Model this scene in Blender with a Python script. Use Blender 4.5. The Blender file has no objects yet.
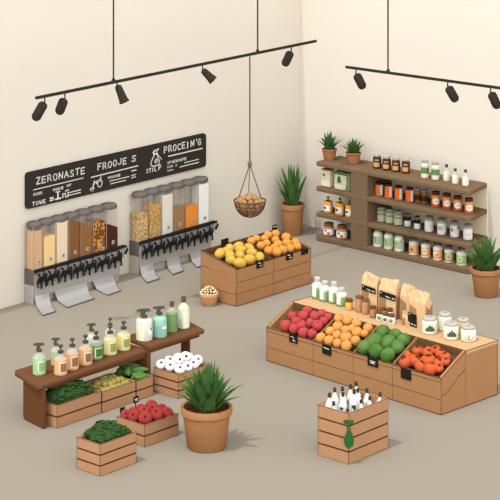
import bpy, math, random
from mathutils import Vector, Matrix, noise
R = random.Random(7)
PI = math.pi
scene = bpy.context.scene
COL = scene.collection

# ------------------------------------------------------------------ materials
def lin(c):
    return [((v / 255) / 12.92 if v / 255 <= .04045 else ((v / 255 + .055) / 1.055) ** 2.4) for v in c]
GAIN = .66          # one albedo scale for the whole room (exposure makes up for it)
_M = {}
def mat(name, rgb, k=1.0, rough=.9, spec=.0, var=0.0, scale=30, glass=None):
    key = name
    if key in _M: return _M[key]
    m = bpy.data.materials.new(name); m.use_nodes = True
    nt = m.node_tree; nt.nodes.clear()
    out = nt.nodes.new('ShaderNodeOutputMaterial')
    b = nt.nodes.new('ShaderNodeBsdfPrincipled')
    c = [min(.93, v * GAIN * k) for v in lin(rgb)]
    b.inputs['Base Color'].default_value = (*c, 1)
    b.inputs['Roughness'].default_value = rough
    b.inputs['Specular IOR Level'].default_value = spec
    if var > 0:
        n = nt.nodes.new('ShaderNodeTexNoise'); n.inputs['Scale'].default_value = scale
        tc = nt.nodes.new('ShaderNodeTexCoord'); nt.links.new(tc.outputs['Object'], n.inputs['Vector'])
        r = nt.nodes.new('ShaderNodeMix'); r.data_type = 'RGBA'
        r.inputs['A'].default_value = (*[v * (1 - var) for v in c], 1)
        r.inputs['B'].default_value = (*[min(.93, v * (1 + var)) for v in c], 1)
        nt.links.new(n.outputs['Fac'], r.inputs['Factor']); nt.links.new(r.outputs['Result'], b.inputs['Base Color'])
    last = b
    if glass is not None:
        t = nt.nodes.new('ShaderNodeBsdfTransparent'); mx = nt.nodes.new('ShaderNodeMixShader')
        mx.inputs[0].default_value = glass
        nt.links.new(t.outputs[0], mx.inputs[1]); nt.links.new(b.outputs[0], mx.inputs[2]); last = mx
    nt.links.new(last.outputs[0], out.inputs[0])
    _M[key] = m
    return m
def chunks(name, ca, cb, scale, edge=.12, cc=None):
    """pieces of dry food seen through a container: voronoi cells with dark joints"""
    if name in _M: return _M[name]
    m = bpy.data.materials.new(name); m.use_nodes = True; nt = m.node_tree
    b = nt.nodes['Principled BSDF']; b.inputs['Roughness'].default_value = .9; b.inputs['Specular IOR Level'].default_value = 0
    tc = nt.nodes.new('ShaderNodeTexCoord')
    v = nt.nodes.new('ShaderNodeTexVoronoi'); v.feature = 'DISTANCE_TO_EDGE'; v.inputs['Scale'].default_value = scale
    v2 = nt.nodes.new('ShaderNodeTexVoronoi'); v2.inputs['Scale'].default_value = scale
    r = nt.nodes.new('ShaderNodeValToRGB'); r.color_ramp.interpolation = 'CONSTANT'
    r.color_ramp.elements[0].color = (*[x * GAIN for x in lin(cb)], 1); r.color_ramp.elements[1].position = edge
    r.color_ramp.elements[1].color = (*[x * GAIN for x in lin(ca)], 1)
    nt.links.new(tc.outputs['Object'], v.inputs['Vector']); nt.links.new(tc.outputs['Object'], v2.inputs['Vector'])
    nt.links.new(v.outputs['Distance'], r.inputs[0])
    if cc:
        sp = nt.nodes.new('ShaderNodeSeparateColor'); nt.links.new(v2.outputs['Color'], sp.inputs[0])
        gt = nt.nodes.new('ShaderNodeMath'); gt.operation = 'GREATER_THAN'; gt.inputs[1].default_value = .68
        nt.links.new(sp.outputs[0], gt.inputs[0])
        mx = nt.nodes.new('ShaderNodeMix'); mx.data_type = 'RGBA'
        mx.inputs['B'].default_value = (*[x * GAIN for x in lin(cc)], 1)
        nt.links.new(gt.outputs[0], mx.inputs['Factor']); nt.links.new(r.outputs[0], mx.inputs['A'])
        nt.links.new(mx.outputs['Result'], b.inputs['Base Color'])
    else:
        nt.links.new(r.outputs[0], b.inputs['Base Color'])
    _M[name] = m
    return m

WALL = mat('wall_paint', (240, 231, 216), 1.10, var=.01, scale=2)
FLOOR = mat('floor_concrete', (184, 173, 156), .835, var=.02, scale=1.5)
INK = mat('ink_dark', (60, 57, 50))
BLACK = mat('black_plastic', (44, 42, 40))
BOARD = mat('chalkboard', (58, 54, 48), 1.1)
CHALK = mat('chalk', (238, 234, 226), 1.2)
GAP = mat('dark_core_wood', (84, 56, 38))  # dark brown core wood that shows through the board joints
CRATE = mat('crate_wood', (202, 153, 113), 1.02, var=.05, scale=9)
STAND = mat('stand_wood', (176, 130, 90), 1.2, var=.035, scale=7)
STANDL = mat('stand_wood_light', (222, 180, 134), 1.05, var=.03, scale=8)
BIN = mat('bin_lining', (104, 74, 50), 1.3)
RIM = mat('bin_rim', (160, 114, 74), 1.1)
SHELF = mat('shelf_wood', (137, 112, 86), .98, var=.03, scale=6)
BACKP = mat('shelf_back', (208, 194, 170), 2.0)
BENCH = mat('bench_top', (124, 86, 58), 1.0, var=.05, scale=8)
BENCHL = mat('bench_leg', (104, 68, 45), 1.25, var=.05, scale=8)
TERRA = mat('terracotta', (176, 125, 84), 1.2, var=.03, scale=8)
TERRAL = mat('terracotta_light', (208, 156, 112), 1.2)
SOIL = mat('soil', (88, 56, 36))
LEAF = mat('agave_leaf', (76, 112, 58), 1.3)
DGREEN = mat('spinach_leaf', (60, 88, 48), 1.1)
STEEL = mat('brushed_steel', (172, 167, 162), 1.25, rough=.6, spec=.1)
STEELL = mat('steel_light', (178, 175, 171), 1.1, rough=.6, spec=.1)
STEELD = mat('steel_dark', (108, 102, 96), 1.25, rough=.6, spec=.1)
LIDG = mat('bin_lid', (150, 142, 135), .62)
CLEAR = mat('clear_acrylic', (206, 198, 192), 1.2, glass=.2, rough=.4, spec=.2)
GLASS = mat('jar_glass', (222, 222, 210), 1.2, glass=.30, rough=.3, spec=.3)
WHITE = mat('white_label', (246, 244, 236), 1.25)
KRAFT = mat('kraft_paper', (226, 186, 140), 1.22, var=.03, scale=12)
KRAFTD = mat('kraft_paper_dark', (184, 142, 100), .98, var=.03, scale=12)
def C_(rgb, k=1.2, **kw): return mat('tone_%d_%d_%d' % rgb, rgb, k, **kw)

# ------------------------------------------------------------------ mesh builder
class MB:
    def __init__(s): s.v = []; s.f = []; s.m = []
    def add(s, vs, fs, mi=0):
        o = len(s.v); s.v += [tuple(v) for v in vs]; s.f += [tuple(i + o for i in f) for f in fs]; s.m += [mi] * len(fs); return s
    def box(s, x0, x1, y0, y1, z0, z1, mi=0):
        return s.prism([(x0, y0), (x1, y0), (x1, y1), (x0, y1)], z0, z1, mi)
    def prism(s, p, z0, z1, mi=0):
        n = len(p)
        area = sum(p[i][0] * p[(i + 1) % n][1] - p[(i + 1) % n][0] * p[i][1] for i in range(n))
        if area < 0: p = p[::-1]
        vs = [(x, y, z0) for x, y in p] + [(x, y, z1) for x, y in p]
        fs = [tuple(range(n))[::-1], tuple(range(n, 2 * n))] + [(i, (i + 1) % n, n + (i + 1) % n, n + i) for i in range(n)]
        return s.add(vs, fs, mi)
    def slab(s, pts, off, mi=0):
        """closed solid from a planar outline (3-D points) pushed along off"""
        n = len(pts); a = [Vector(p) for p in pts]; o = Vector(off)
        nrm = Vector((0, 0, 0))
        for i in range(n): nrm += a[i].cross(a[(i + 1) % n])
        if nrm.dot(o) < 0: a = a[::-1]
        vs = a + [p + o for p in a]
        fs = [tuple(range(n))[::-1], tuple(range(n, 2 * n))] + [(i, (i + 1) % n, n + (i + 1) % n, n + i) for i in range(n)]
        return s.add(vs, fs, mi)
    def lathe(s, prof, c=(0, 0, 0), n=20, mi=0, sx=1, sy=1, rot=None, closed=False):
        vs = []; fs = []
        for r, z in prof:
            for i in range(n):
                a = 2 * PI * i / n; v = Vector((r * sx * math.cos(a), r * sy * math.sin(a), z))
                if rot: v = rot @ v
                vs.append(v + Vector(c))
        k = len(prof)
        for j in range(k - 1):
            for i in range(n):
                fs.append((j * n + i, j * n + (i + 1) % n, (j + 1) * n + (i + 1) % n, (j + 1) * n + i))
        if closed:
            for i in range(n): fs.append(((k - 1) * n + i, (k - 1) * n + (i + 1) % n, (i + 1) % n, i))
        else:
            fs.append(tuple(range(n))[::-1]); fs.append(tuple((k - 1) * n + i for i in range(n)))
        return s.add(vs, fs, mi)
    def ball(s, c, rx, ry=None, rz=None, n=12, m=7, mi=0, rot=None):
        ry = ry or rx; rz = rz or rx
        vs = [Vector((0, 0, -rz))]; fs = []
        for j in range(1, m):
            t = -PI / 2 + PI * j / m
            for i in range(n):
                a = 2 * PI * i / n; vs.append(Vector((rx * math.cos(t) * math.cos(a), ry * math.cos(t) * math.sin(a), rz * math.sin(t))))
        vs.append(Vector((0, 0, rz)))
        for i in range(n): fs.append((0, 1 + (i + 1) % n, 1 + i))
        for j in range(m - 2):
            for i in range(n):
                a = 1 + j * n + i; b = 1 + j * n + (i + 1) % n; fs.append((a, b, b + n, a + n))
        t = len(vs) - 1
        for i in range(n): fs.append((t, 1 + (m - 2) * n + i, 1 + (m - 2) * n + (i + 1) % n))
        if rot: vs = [rot @ v for v in vs]
        return s.add([v + Vector(c) for v in vs], fs, mi)
    def tube(s, pts, r, n=8, mi=0):
        pts = [Vector(p) for p in pts]; rs = r if isinstance(r, (list, tuple)) else [r] * len(pts)
        vs = []; fs = []
        for k, p in enumerate(pts):
            d = (pts[min(k + 1, len(pts) - 1)] - pts[max(k - 1, 0)]).normalized()
            u = d.cross(Vector((0, 0, 1)));
            if u.length < .05: u = d.cross(Vector((1, 0, 0)))
            u.normalize(); w = d.cross(u)
            for i in range(n):
                a = 2 * PI * i / n + PI / n; vs.append(p + (u * math.cos(a) + w * math.sin(a)) * rs[k])
        for k in range(len(pts) - 1):
            for i in range(n):
                fs.append((k * n + i, k * n + (i + 1) % n, (k + 1) * n + (i + 1) % n, (k + 1) * n + i))
        fs.append(tuple(range(n))[::-1]); fs.append(tuple((len(pts) - 1) * n + i for i in range(n)))
        return s.add(vs, fs, mi)
    def arc(s, r, z0, z1, mid, half, t=.0015, c=(0, 0), n=10, mi=0):
        """a label wrapped round a jar"""
        vs = []; fs = []
        for i in range(n + 1):
            a = mid - half + 2 * half * i / n
            for rr in (r, r + t):
                for z in (z0, z1): vs.append((c[0] + rr * math.cos(a), c[1] + rr * math.sin(a), z))
        for i in range(n):
            o = 4 * i
            fs += [(o + 2, o + 6, o + 7, o + 3), (o, o + 1, o + 5, o + 4), (o + 1, o + 3, o + 7, o + 5), (o, o + 4, o + 6, o + 2)]
        fs += [(0, 2, 3, 1), (4 * n, 4 * n + 1, 4 * n + 3, 4 * n + 2)]
        return s.add(vs, fs, mi)
    def build(s, name, m, parent=None, smooth=False, loc=None, bevel=0):
        me = bpy.data.meshes.new(name); me.from_pydata(s.v, [], s.f)
        for x in (m if isinstance(m, (list, tuple)) else [m]): me.materials.append(x)
        me.polygons.foreach_set('material_index', s.m); me.update()
        o = bpy.data.objects.new(name, me); COL.objects.link(o)
        if smooth:
            me.polygons.foreach_set('use_smooth', [True] * len(me.polygons)); me.set_sharp_from_angle(angle=math.radians(50))
        if parent: o.parent = parent
        if loc: o.location = loc
        if bevel:
            b = o.modifiers.new('bevel', 'BEVEL'); b.width = bevel; b.segments = 2; b.limit_method = 'ANGLE'
        return o

def tag(o, label, cat, group=None, kind=None):
    o['label'] = label; o['category'] = cat
    if group: o['group'] = group
    if kind: o['kind'] = kind
    return o
def thing(name, label, cat, loc=(0, 0, 0), group=None, rz=0):
    o = bpy.data.objects.new(name, None); COL.objects.link(o); o.empty_display_size = .05
    o.location = loc; o.rotation_euler = (0, 0, rz)
    return tag(o, label, cat, group)
def dup(src, loc, rot=None, scale=None, label=None):
    c = src.copy(); COL.objects.link(c); c.location = loc
    if rot is not None: c.rotation_euler = rot
    if scale is not None: c.scale = (scale,) * 3 if not isinstance(scale, tuple) else scale
    if label: c['label'] = label
    for ch in src.children:
        d = ch.copy(); COL.objects.link(d); d.parent = c
        for g in ch.children:
            e = g.copy(); COL.objects.link(e); e.parent = d
    return c
def struct(o): o['kind'] = 'structure'; return o

EDGE = mat('outline_strip', (92, 62, 44), 1.0)  # thin dark strips along edges, standing in for drawn ink outlines
def outlines(segs, par, off=(0, 0, 0), r=.0026, m=None, name='outline_strip'):
    mb = MB()
    for sg_ in segs: mb.tube(sg_, r, 5)
    o = mb.build(name, m or EDGE, par); o.location = off; return o
# ------------------------------------------------------------------ room
struct(MB().box(-9, 0, -8, 0, -.1, 0).build('floor', FLOOR))
struct(MB().box(-9, .1, 0, .1, -.1, 2.65).build('wall_left', WALL))
struct(MB().box(0, .1, -8, 0, -.1, 2.65).build('wall_right', WALL))

# ------------------------------------------------------------------ track lights
def track(label, a, b, z, wires, group):
    t = thing('lighting_track', label, 'track light rail', (a[0], a[1], z), group)
    A = Vector((0, 0, 0)); B = Vector((b[0] - a[0], b[1] - a[1], 0))
    MB().tube([A, B], .015, 4).build('rail', INK, t)
    for u in wires:
        p = A.lerp(B, u)
        MB().tube([p, p + Vector((0, 0, 1.25))], .0068, 6).build('suspension_rod', INK, t)
        MB().lathe([(.012, 0), (.02, .008), (.012, .03)], p, 10).build('rod_clamp', INK, t)
    return t
LA, LB = (-4.188, -.882), (-.627, -.729)
RA, RB = (-1.052, -1.43), (-.955, -3.45)
track('long black track rail hanging before the chalkboard wall on thin rods', LA, LB, 1.9, (.247, .765), 'ceiling track rails')
track('black track rail hanging before the wall with the jar shelves', RA, RB, 1.8, (.222,), 'ceiling track rails')
r_ = Vector((math.sin(math.radians(41.96)), -math.cos(math.radians(41.96)), 0))
def spot(p, z, dx, dy, L, label, flare=False, stem=.048):
    t = thing('track_spotlight', label, 'spotlight', (p[0], p[1], z - .015), 'spotlights clipped to the track rails')
    MB().tube([(0, 0, .0), (0, 0, -stem)], .006, 8).build('stem', INK, t)
    d = (r_ * dx + Vector((0, 0, -dy)) + Vector((-.07, -.07, 0)) * dy * .0).normalized()
    rot = d.to_track_quat('Z', 'Y').to_matrix()
    o = Vector((0, 0, -stem + .004)) - d * .012 + r_ * (.008 if dx > 0 else -.008)
    r = .038
    if flare: prof = [(.012, 0), (.026, .008), (.030, .03), (.036, L - .03), (.043, L)]
    else: prof = [(.012, 0), (.028, .006), (r, .022), (r, L - .022), (.029, L - .006), (.024, L)]
    MB().lathe(prof, o, 16, rot=rot).build('lamp_housing', INK, t, smooth=True)
    MB().lathe([(.02, 0), (.02, .003)], o + d * (L + .0005), 14, rot=rot).build('lens', C_((88, 84, 74)), t)
spot((-4.093, -.879), 1.9, -.5, .87, .155, 'leftmost spotlight on the long rail, tilted down to the left')
spot((-3.870, -.870), 1.9, -.35, .93, .13, 'spotlight second from the left end of the long rail', stem=.05)
spot((-3.266, -.842), 1.9, .38, .92, .15, 'flared spotlight just right of the left hanging rod', True, .03)
spot((-2.205, -.798), 1.9, .7, .7, .13, 'flared spotlight on the long rail between both hanging rods', True, .045)
spot((-.989, -.745), 1.9, -.42, .9, .14, 'spotlight near the right end of the long rail')
spot((-1.045, -1.535), 1.8, .45, .9, .14, 'spotlight at the near left end of the short rail by the jar shelves')
spot((-.999, -2.49), 1.8, .5, .87, .14, 'spotlight on the short rail right of its hanging rod')
spot((-.978, -2.915), 1.8, .42, .9, .14, 'spotlight at the right edge on the short rail')

# ------------------------------------------------------------------ chalk board sign
GL = {
 'A': [[(0, 0), (.5, 1), (1, 0)], [(.2, .38), (.8, .38)]],
 'B': [[(0, 0), (0, 1), (.7, .95), (.75, .6), (.1, .52), (.85, .4), (.8, .05), (0, 0)]],
 'C': [[(.9, .85), (.5, 1), (.1, .7), (.05, .3), (.4, 0), (.9, .12)]],
 'D': [[(0, 0), (0, 1), (.6, .9), (.9, .5), (.6, .08), (0, 0)]],
 'E': [[(.9, 1), (0, .96), (0, 0), (.9, .05)], [(0, .5), (.75, .52)]],
 'F': [[(.9, 1), (0, .96), (0, 0)], [(0, .5), (.7, .52)]],
 'G': [[(.9, .85), (.5, 1), (.1, .7), (.05, .3), (.4, 0), (.9, .15), (.9, .48), (.5, .46)]],
 'H': [[(0, 0), (0, 1)], [(1, 0), (1, 1)], [(0, .5), (1, .5)]],
 'I': [[(.5, 0), (.5, 1)]],
 'J': [[(.8, 1), (.8, .2), (.4, 0), (.05, .25)]],
 'L': [[(0, 1), (0, 0), (.8, 0)]],
 'M': [[(0, 0), (.1, 1), (.5, .4), (.9, 1), (1, 0)]],
 'N': [[(0, 0), (.05, 1), (.9, 0), (1, 1)]],
 'O': [[(.5, 1), (.1, .8), (0, .4), (.3, 0), (.75, .05), (1, .5), (.85, .9), (.5, 1)]],
 'P': [[(0, 0), (0, 1), (.7, .95), (.85, .7), (.6, .45), (0, .42)]],
 'R': [[(0, 0), (0, 1), (.7, .95), (.8, .7), (.6, .48), (0, .45)], [(.4, .45), (.95, 0)]],
 'S': [[(.9, .85), (.5, 1), (.1, .8), (.3, .55), (.8, .4), (.85, .12), (.4, 0), (0, .15)]],
 'T': [[(0, .97), (1, 1)], [(.5, .98), (.45, 0)]],
 'U': [[(0, 1), (.05, .25), (.4, 0), (.8, .15), (.95, 1)]],
 'W': [[(0, 1), (.25, 0), (.5, .6), (.75, 0), (1, 1)]],
 'Z': [[(.05, 1), (.95, 1), (0, 0), (1, .03)]],
 "'": [[(.5, 1), (.45, .75)]], ' ': [],
}
def stroke(mb, pts, w, at):
    """flat chalk stroke; at(u, v) gives the 3-D point"""
    for a, b in zip(pts, pts[1:]):
        dx, dz = b[0] - a[0], b[1] - a[1]; L = math.hypot(dx, dz) or 1; nx, nz = -dz / L * w / 2, dx / L * w / 2
        ex, ez = dx / L * w * .35, dz / L * w * .35
        q = [(a[0] - ex + nx, a[1] - ez + nz), (b[0] + ex + nx, b[1] + ez + nz), (b[0] + ex - nx, b[1] + ez - nz), (a[0] - ex - nx, a[1] - ez - nz)]
        p = [at(*k) for k in q]; mb.slab(p, at.off)
class Wall:                      # writing plane y = const, facing -y
    def __init__(s, y): s.y = y; s.off = (0, -.002, 0)
    def __call__(s, u, v): return (u, s.y, v)
class WallX:                     # writing plane x = const, facing -x (u runs along -y)
    def __init__(s, x): s.x = x; s.off = (-.0015, 0, 0)
    def __call__(s, u, v): return (s.x, -u, v)
def write(mb, at, txt, x0, z0, x1, h, w, jit=.0, widths=None):
    n = len(txt); cw = (x1 - x0) / n
    for i, ch in enumerate(txt):
        gw = cw * (.68 if ch not in "I'" else .5)
        jz = R.uniform(-jit, jit)
        for st in GL[ch]: stroke(mb, [(x0 + i * cw + px * gw, z0 + jz + pz * h) for px, pz in st], w, at)
sg = thing('chalkboard_sign', 'long black chalkboard sign with white hand lettering above the bulk dispensers', 'sign', (-2.42, -.001, .92))
def loc_sign(mb_obj): mb_obj.location = (2.42, .001, -.92); return mb_obj
rc = .03; bx0, bx1, bz0, bz1 = -3.515, -1.335, .772, 1.075
pts = []
for cx, cz, a0 in ((bx1 - rc, bz1 - rc, 0), (bx0 + rc, bz1 - rc, 90), (bx0 + rc, bz0 + rc, 180), (bx1 - rc, bz0 + rc, 270)):
    for k in range(5):
        a = math.radians(a0 + 22.5 * k); pts.append((cx + rc * math.cos(a), -.003, cz + rc * math.sin(a)))
loc_sign(MB().slab(pts, (0, -.022, 0)).build('board', BOARD, sg))
at = Wall(-.0252)
def wr(label, txts):
    for t in txts:
        mb = MB(); write(mb, at, *t)
        o = loc_sign(mb.build('lettering', CHALK, sg)); o['label'] = 'chalk writing ' + t[0]
wr('word ZERONASTE in chalk', [('ZERONASTE', -3.405, .964, -2.83, .054, .0085, .004)])
wr('word FROOJE S in chalk', [('FROOJE', -2.695, .966, -2.33, .052, .0085, .004), ('S', -2.285, .968, -2.21, .052, .0095)])
wr('word PROCEING in chalk', [('PROCEIN', -1.88, .980, -1.48, .054, .0095, .004), ("'", -1.47, .98, -1.44, .06, .009), ('G', -1.445, .980, -1.385, .054, .0095)])
wr('small chalk notes on the left', [('TOWE', -3.45, .79, -3.29, .030, .0065), ('SOUR', -3.44, .872, -3.33, .02, .005), ('MADE', -3.215, .875, -3.09, .018, .005), ('OF', -3.06, .882, -3.0, .018, .005)])
wr('small chalk notes in the middle', [('PROUCE', -2.57, .868, -2.42, .018, .006), ('STIL', -2.105, .84, -1.965, .034, .007), ('P', -1.95, .845, -1.9, .04, .011)])
wr('small chalk notes on the right', [('SPOEWUAFE', -1.84, .875, -1.59, .022, .005), ('BOO A', -1.84, .84, -1.71, .016, .005)])
mb = MB()
for a, b, w in (((-3.44, .922), (-2.87, .926), .0065), ((-2.775, .915), (-2.21, .922), .008), ((-1.825, .943), (-1.39, .945), .009),
                ((-3.03, .829), (-2.90, .831), .007), ((-3.04, .806), (-2.90, .808), .007), ((-2.555, .845), (-2.32, .846), .006),
                ((-2.545, .82), (-2.36, .82), .006), ((-2.29, .889), (-2.23, .889), .008), ((-2.29, .85), (-2.24, .85), .006),
                ((-2.29, .83), (-2.24, .83), .006), ((-1.84, .815), (-1.77, .815), .006), ((-1.62, .852), (-1.435, .854), .006), ((-1.68, .824), (-1.435, .826), .007)):
    mb = MB(); stroke(mb, [a, b], w, at); loc_sign(mb.build('chalk_line', CHALK, sg))
DR = {}   # little drawings: carafe and cups, pear and ring, tied sack
for st, w in (([(-3.25, .80), (-3.215, .80), (-3.215, .82), (-3.25, .82)], .012), ([(-3.185, .86), (-3.14, .86)], .008), ([(-3.162, .86), (-3.162, .81)], .014), ([(-3.19, .80), (-3.13, .80)], .012),
              ([(-3.105, .80), (-3.105, .83), (-3.075, .83), (-3.075, .80), (-3.045, .80), (-3.045, .835)], .01), ([(-3.075, .85), (-3.04, .855)], .008),
              ([(-2.775, .81), (-2.755, .83), (-2.735, .875)], .012), ([(-2.78, .815), (-2.76, .80), (-2.75, .82)], .02), ([(-2.722, .86), (-2.705, .872), (-2.71, .85)], .011),
              ([(-2.672 + .026 * math.cos(k * PI / 5), .848 + .034 * math.sin(k * PI / 5)) for k in range(11)], .008), ([(-2.672, .86), (-2.66, .9)], .008),
              ([(-2.02, 1.005), (-1.998, 1.025), (-1.975, 1.012), (-1.955, 1.03)], .014), ([(-2.015, .995), (-1.965, .99)], .013),
              ([(-2.005, .985), (-2.045, .93), (-2.05, .9), (-2.02, .885), (-1.965, .887), (-1.94, .905), (-1.95, .94), (-1.975, .985)], .008),
              ([(-2.0, .93), (-1.975, .945), (-1.965, .925), (-1.99, .91), (-2.0, .93)], .009), ([(-1.965, .98), (-1.93, .95), (-1.915, .93)], .006)):
    key = 'carafe_drawing' if st[0][0] < -3 else ('fruit_drawing' if st[0][0] < -2.5 else 'sack_drawing')
    stroke(DR.setdefault(key, MB()), st, w, at)
for key in DR: loc_sign(DR[key].build(key, CHALK, sg))

# ------------------------------------------------------------------ bulk dispensers
def rounded(x0, x1, y0, y1, r, k=4):
    p = []
    for cx, cy, a0 in ((x1 - r, y1 - r, 0), (x0 + r, y1 - r, 90), (x0 + r, y0 + r, 180), (x1 - r, y0 + r, 270)):
        for i in range(k + 1):
            a = math.radians(a0 + 90 * i / k); p.append((cx + r * math.cos(a), cy + r * math.sin(a)))
    return p
def dispenser(label, edges, ztop, fills, trays, side_m):
    x0, x1 = edges[0], edges[-1]
    t = thing('bulk_dispenser', label, 'bulk food dispenser', (x0, 0, 0), 'gravity bulk dispensers under the chalkboard')
    def B(mb, name, m, p=None, **kw):
        o = mb.build(name, m, p or t, **kw)
        if not p: o.location = (-x0, 0, 0)
        return o
    B(MB().box(x0, x1, -.12, -.004, .155, .282), 'housing', STEELD, bevel=.006)
    B(MB().box(x0 + .002, x1 - .0, -.115, -.004, .0, .155), 'lower_cabinet', side_m)
    mb = MB(); mb.slab([(x0 + .004, -.124, .06), (x1, -.124, .06), (x1, -.124, .262), (x0 + .004, -.124, .262)], (0, -.008, 0))
    B(mb, 'front_panel', STEEL)
    mb = MB()       # rail: long black lip with a turned-down right end
    mb.tube([(x0 - .005, -.145, .258), (x0 - .005, -.145, .278), (x1 + .06, -.145, .29), (x1 + .075, -.145, .26), (x1 + .05, -.145, .225)], .0115, 6)
    mb.slab([(x0, -.135, .262), (x1 + .05, -.135, .276), (x1 + .05, -.12, .29), (x0, -.12, .278)], (0, -.004, .012))
    B(mb, 'tap_rail', BLACK)
    mb = MB(); mb.slab([(x1 - .01, -.126, .16), (x1 + .055, -.126, .205), (x1 + .06, -.126, .28), (x1 - .01, -.126, .272)], (0, -.006, 0)); B(mb, 'rail_end_plate', STEEL)
    n = len(edges) - 1
    for i in range(n + (0 if n > 6 else 0)):
        cx = (edges[i] + edges[i + 1]) / 2 + .01; w = (edges[i + 1] - edges[i]) * .56
        mb = MB(); y = -.15; zc = .205
        mb.slab([(cx - w * .62, y, zc + .012), (cx - w * .2, y, zc + .022), (cx + w * .25, y, zc + .018), (cx + w * .7, y, zc + .012), (cx + w * .62, y, zc - .02), (cx + w * .1, y, zc - .012), (cx - w * .35, y, zc - .03)], (0, -.016, 0))
        for q in ([(-.62, .0), (-.5, .035), (-.72, .05)], [(.15, .0), (.28, .045), (.25, .062)], [(.5, 0), (.72, .03), (.6, .04)]):
            mb.tube([(cx + a * w, y - .008, zc + b) for a, b in q], [.012, .009, .011], 7)
        for q in ([(-.7, .0), (-.85, -.03), (-.85, -.06)], [(-.2, -.01), (-.2, -.04), (-.2, -.075)], [(.5, -.01), (.66, -.03), (.66, -.068)]):
            mb.tube([(cx + a * w, y - .008, zc + b) for a, b in q], [.012, .009, .008], 7)
        mb.tube([(cx, y + .02, zc), (cx, y - .004, zc)], .01, 8)
        B(mb, 'tap', BLACK)
    for poly in trays:           # steel feet and scoops running out over the floor
        (ax, ay), (bx, by), (cx, cy), (dx, dy) = poly      # back left, front left, front right, back right
        pl = []; pr = []
        for k in range(9):
            u = k / 8; z = .006 + .07 * max(0, 1 - u * 2.1) ** 2.2
            if u > .9: z += .004
            pl.append((ax + (bx - ax) * u, ay + (by - ay) * u, z)); pr.append((dx + (cx - dx) * u, dy + (cy - dy) * u, z))
        vs = pl + pr + [(a, b, c - .005) for a, b, c in pl + pr]; m = 9; fs = []
        for k in range(8):
            fs += [(k, k + 1, m + k + 1, m + k), (2 * m + k, 3 * m + k, 3 * m + k + 1, 2 * m + k + 1), (k, 2 * m + k, 2 * m + k + 1, k + 1), (m + k, m + k + 1, 3 * m + k + 1, 3 * m + k)]
        fs += [(0, m, 3 * m, 2 * m), (8, 2 * m + 8, 3 * m + 8, m + 8)]
        mb = MB().add(vs, fs); B(mb, 'floor_tray', STEELL)
        e = MB(); e.tube([pl[8], pr[8]], .004, 5); e.tube(pl[3:], .0035, 5); e.tube(pr[3:], .0035, 5)
        B(e, 'tray_edge', C_((120, 115, 110)))
    for i in range(n):
        a, b = edges[i] + .003, edges[i + 1] - .003
        zb = .284; r = .03; fm, lev, slant, nm = fills[i]
        p = rounded(a, b, -.118, -.012, .022)
        o = B(MB().prism(p, zb, ztop - .012), 'container', CLEAR); o['label'] = 'clear container of ' + nm
        q = rounded(a - .0004, b + .0004, -.1186, -.015, .022); zt = zb + (ztop - zb - .02) * lev
        vs = [(x, y, zb + .003) for x, y in q]; top = []
        for x, y in q:
            u = (x - a) / (b - a)
            top.append((x, y, min(ztop - .016, zt - (slant * u * u if slant > 0 else -slant * (abs(u - .5) * 2) ** 2))))
        k = len(q); fs = [tuple(range(k))[::-1], tuple(range(k, 2 * k))] + [(j, (j + 1) % k, k + (j + 1) % k, k + j) for j in range(k)]
        c = MB().add(vs + top, fs).build('contents', fm, o); c['label'] = nm
        MB().lathe([(.80, -.020), (.93, -.018), (1.0, -.004), (.97, .012), (.80, .022), (.45, .028), (.001, .030)], ((a + b) / 2, -.067, ztop - .002), 26, sx=(b - a) / 2 + .012, sy=.064).build('lid', LIDG, o, smooth=True)
        mb = MB(); cx = (a + b) / 2 + .005
        rot = Matrix.Rotation(PI / 2, 3, 'X')
        mb.lathe([(.017, 0), (.017, .004)], (cx, -.1185, zb + .06), 14, rot=rot)
        MBK = mb.build('badge', C_((196, 196, 192)), o)
        MB().lathe([(.009, 0), (.009, .002)], (cx + .002, -.1226, zb + .061), 10, rot=rot).build('badge_dot', C_((110, 112, 112)), o)
        MB().box(a - .0035, a + .0005, -.1195, -.1135, zb, ztop - .014).build('seam', C_((176, 160, 146)), o)
    return t
NUTS = chunks('cashews', (240, 204, 140), (178, 134, 84), 26, .07)
NUTS2 = chunks('cashews_dense', (230, 186, 112), (176, 130, 76), 24, .06)
MIX = chunks('nut_mix', (146, 92, 50), (108, 64, 34), 60, .06, (232, 168, 92))
dispenser('left bulk dispenser with seven clear bins of grains and nuts',
    [-3.522, -3.411, -3.265, -3.122, -2.984, -2.838, -2.684, -2.534], .648,
    [(C_((214, 176, 138)), .93, .0, 'tan grain'), (C_((246, 210, 150)), .76, -.012, 'pale yellow grain'), (C_((240, 216, 186)), 1.0, .0, 'cream flour'),
     (C_((138, 94, 56)), .97, .03, 'brown grain'), (C_((150, 104, 62)), .86, .09, 'light brown grain'), (MIX, .84, .03, 'brown and orange nut mix'), (C_((80, 48, 38)), .66, .06, 'dark brown beans')],
    [((-3.52, -.13), (-3.69, -.415), (-3.54, -.411), (-3.38, -.15)), ((-3.30, -.13), (-3.40, -.40), (-3.07, -.377), (-2.95, -.15)), ((-2.86, -.13), (-2.925, -.388), (-2.76, -.373), (-2.6, -.12))], C_((186, 181, 176)))
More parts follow.
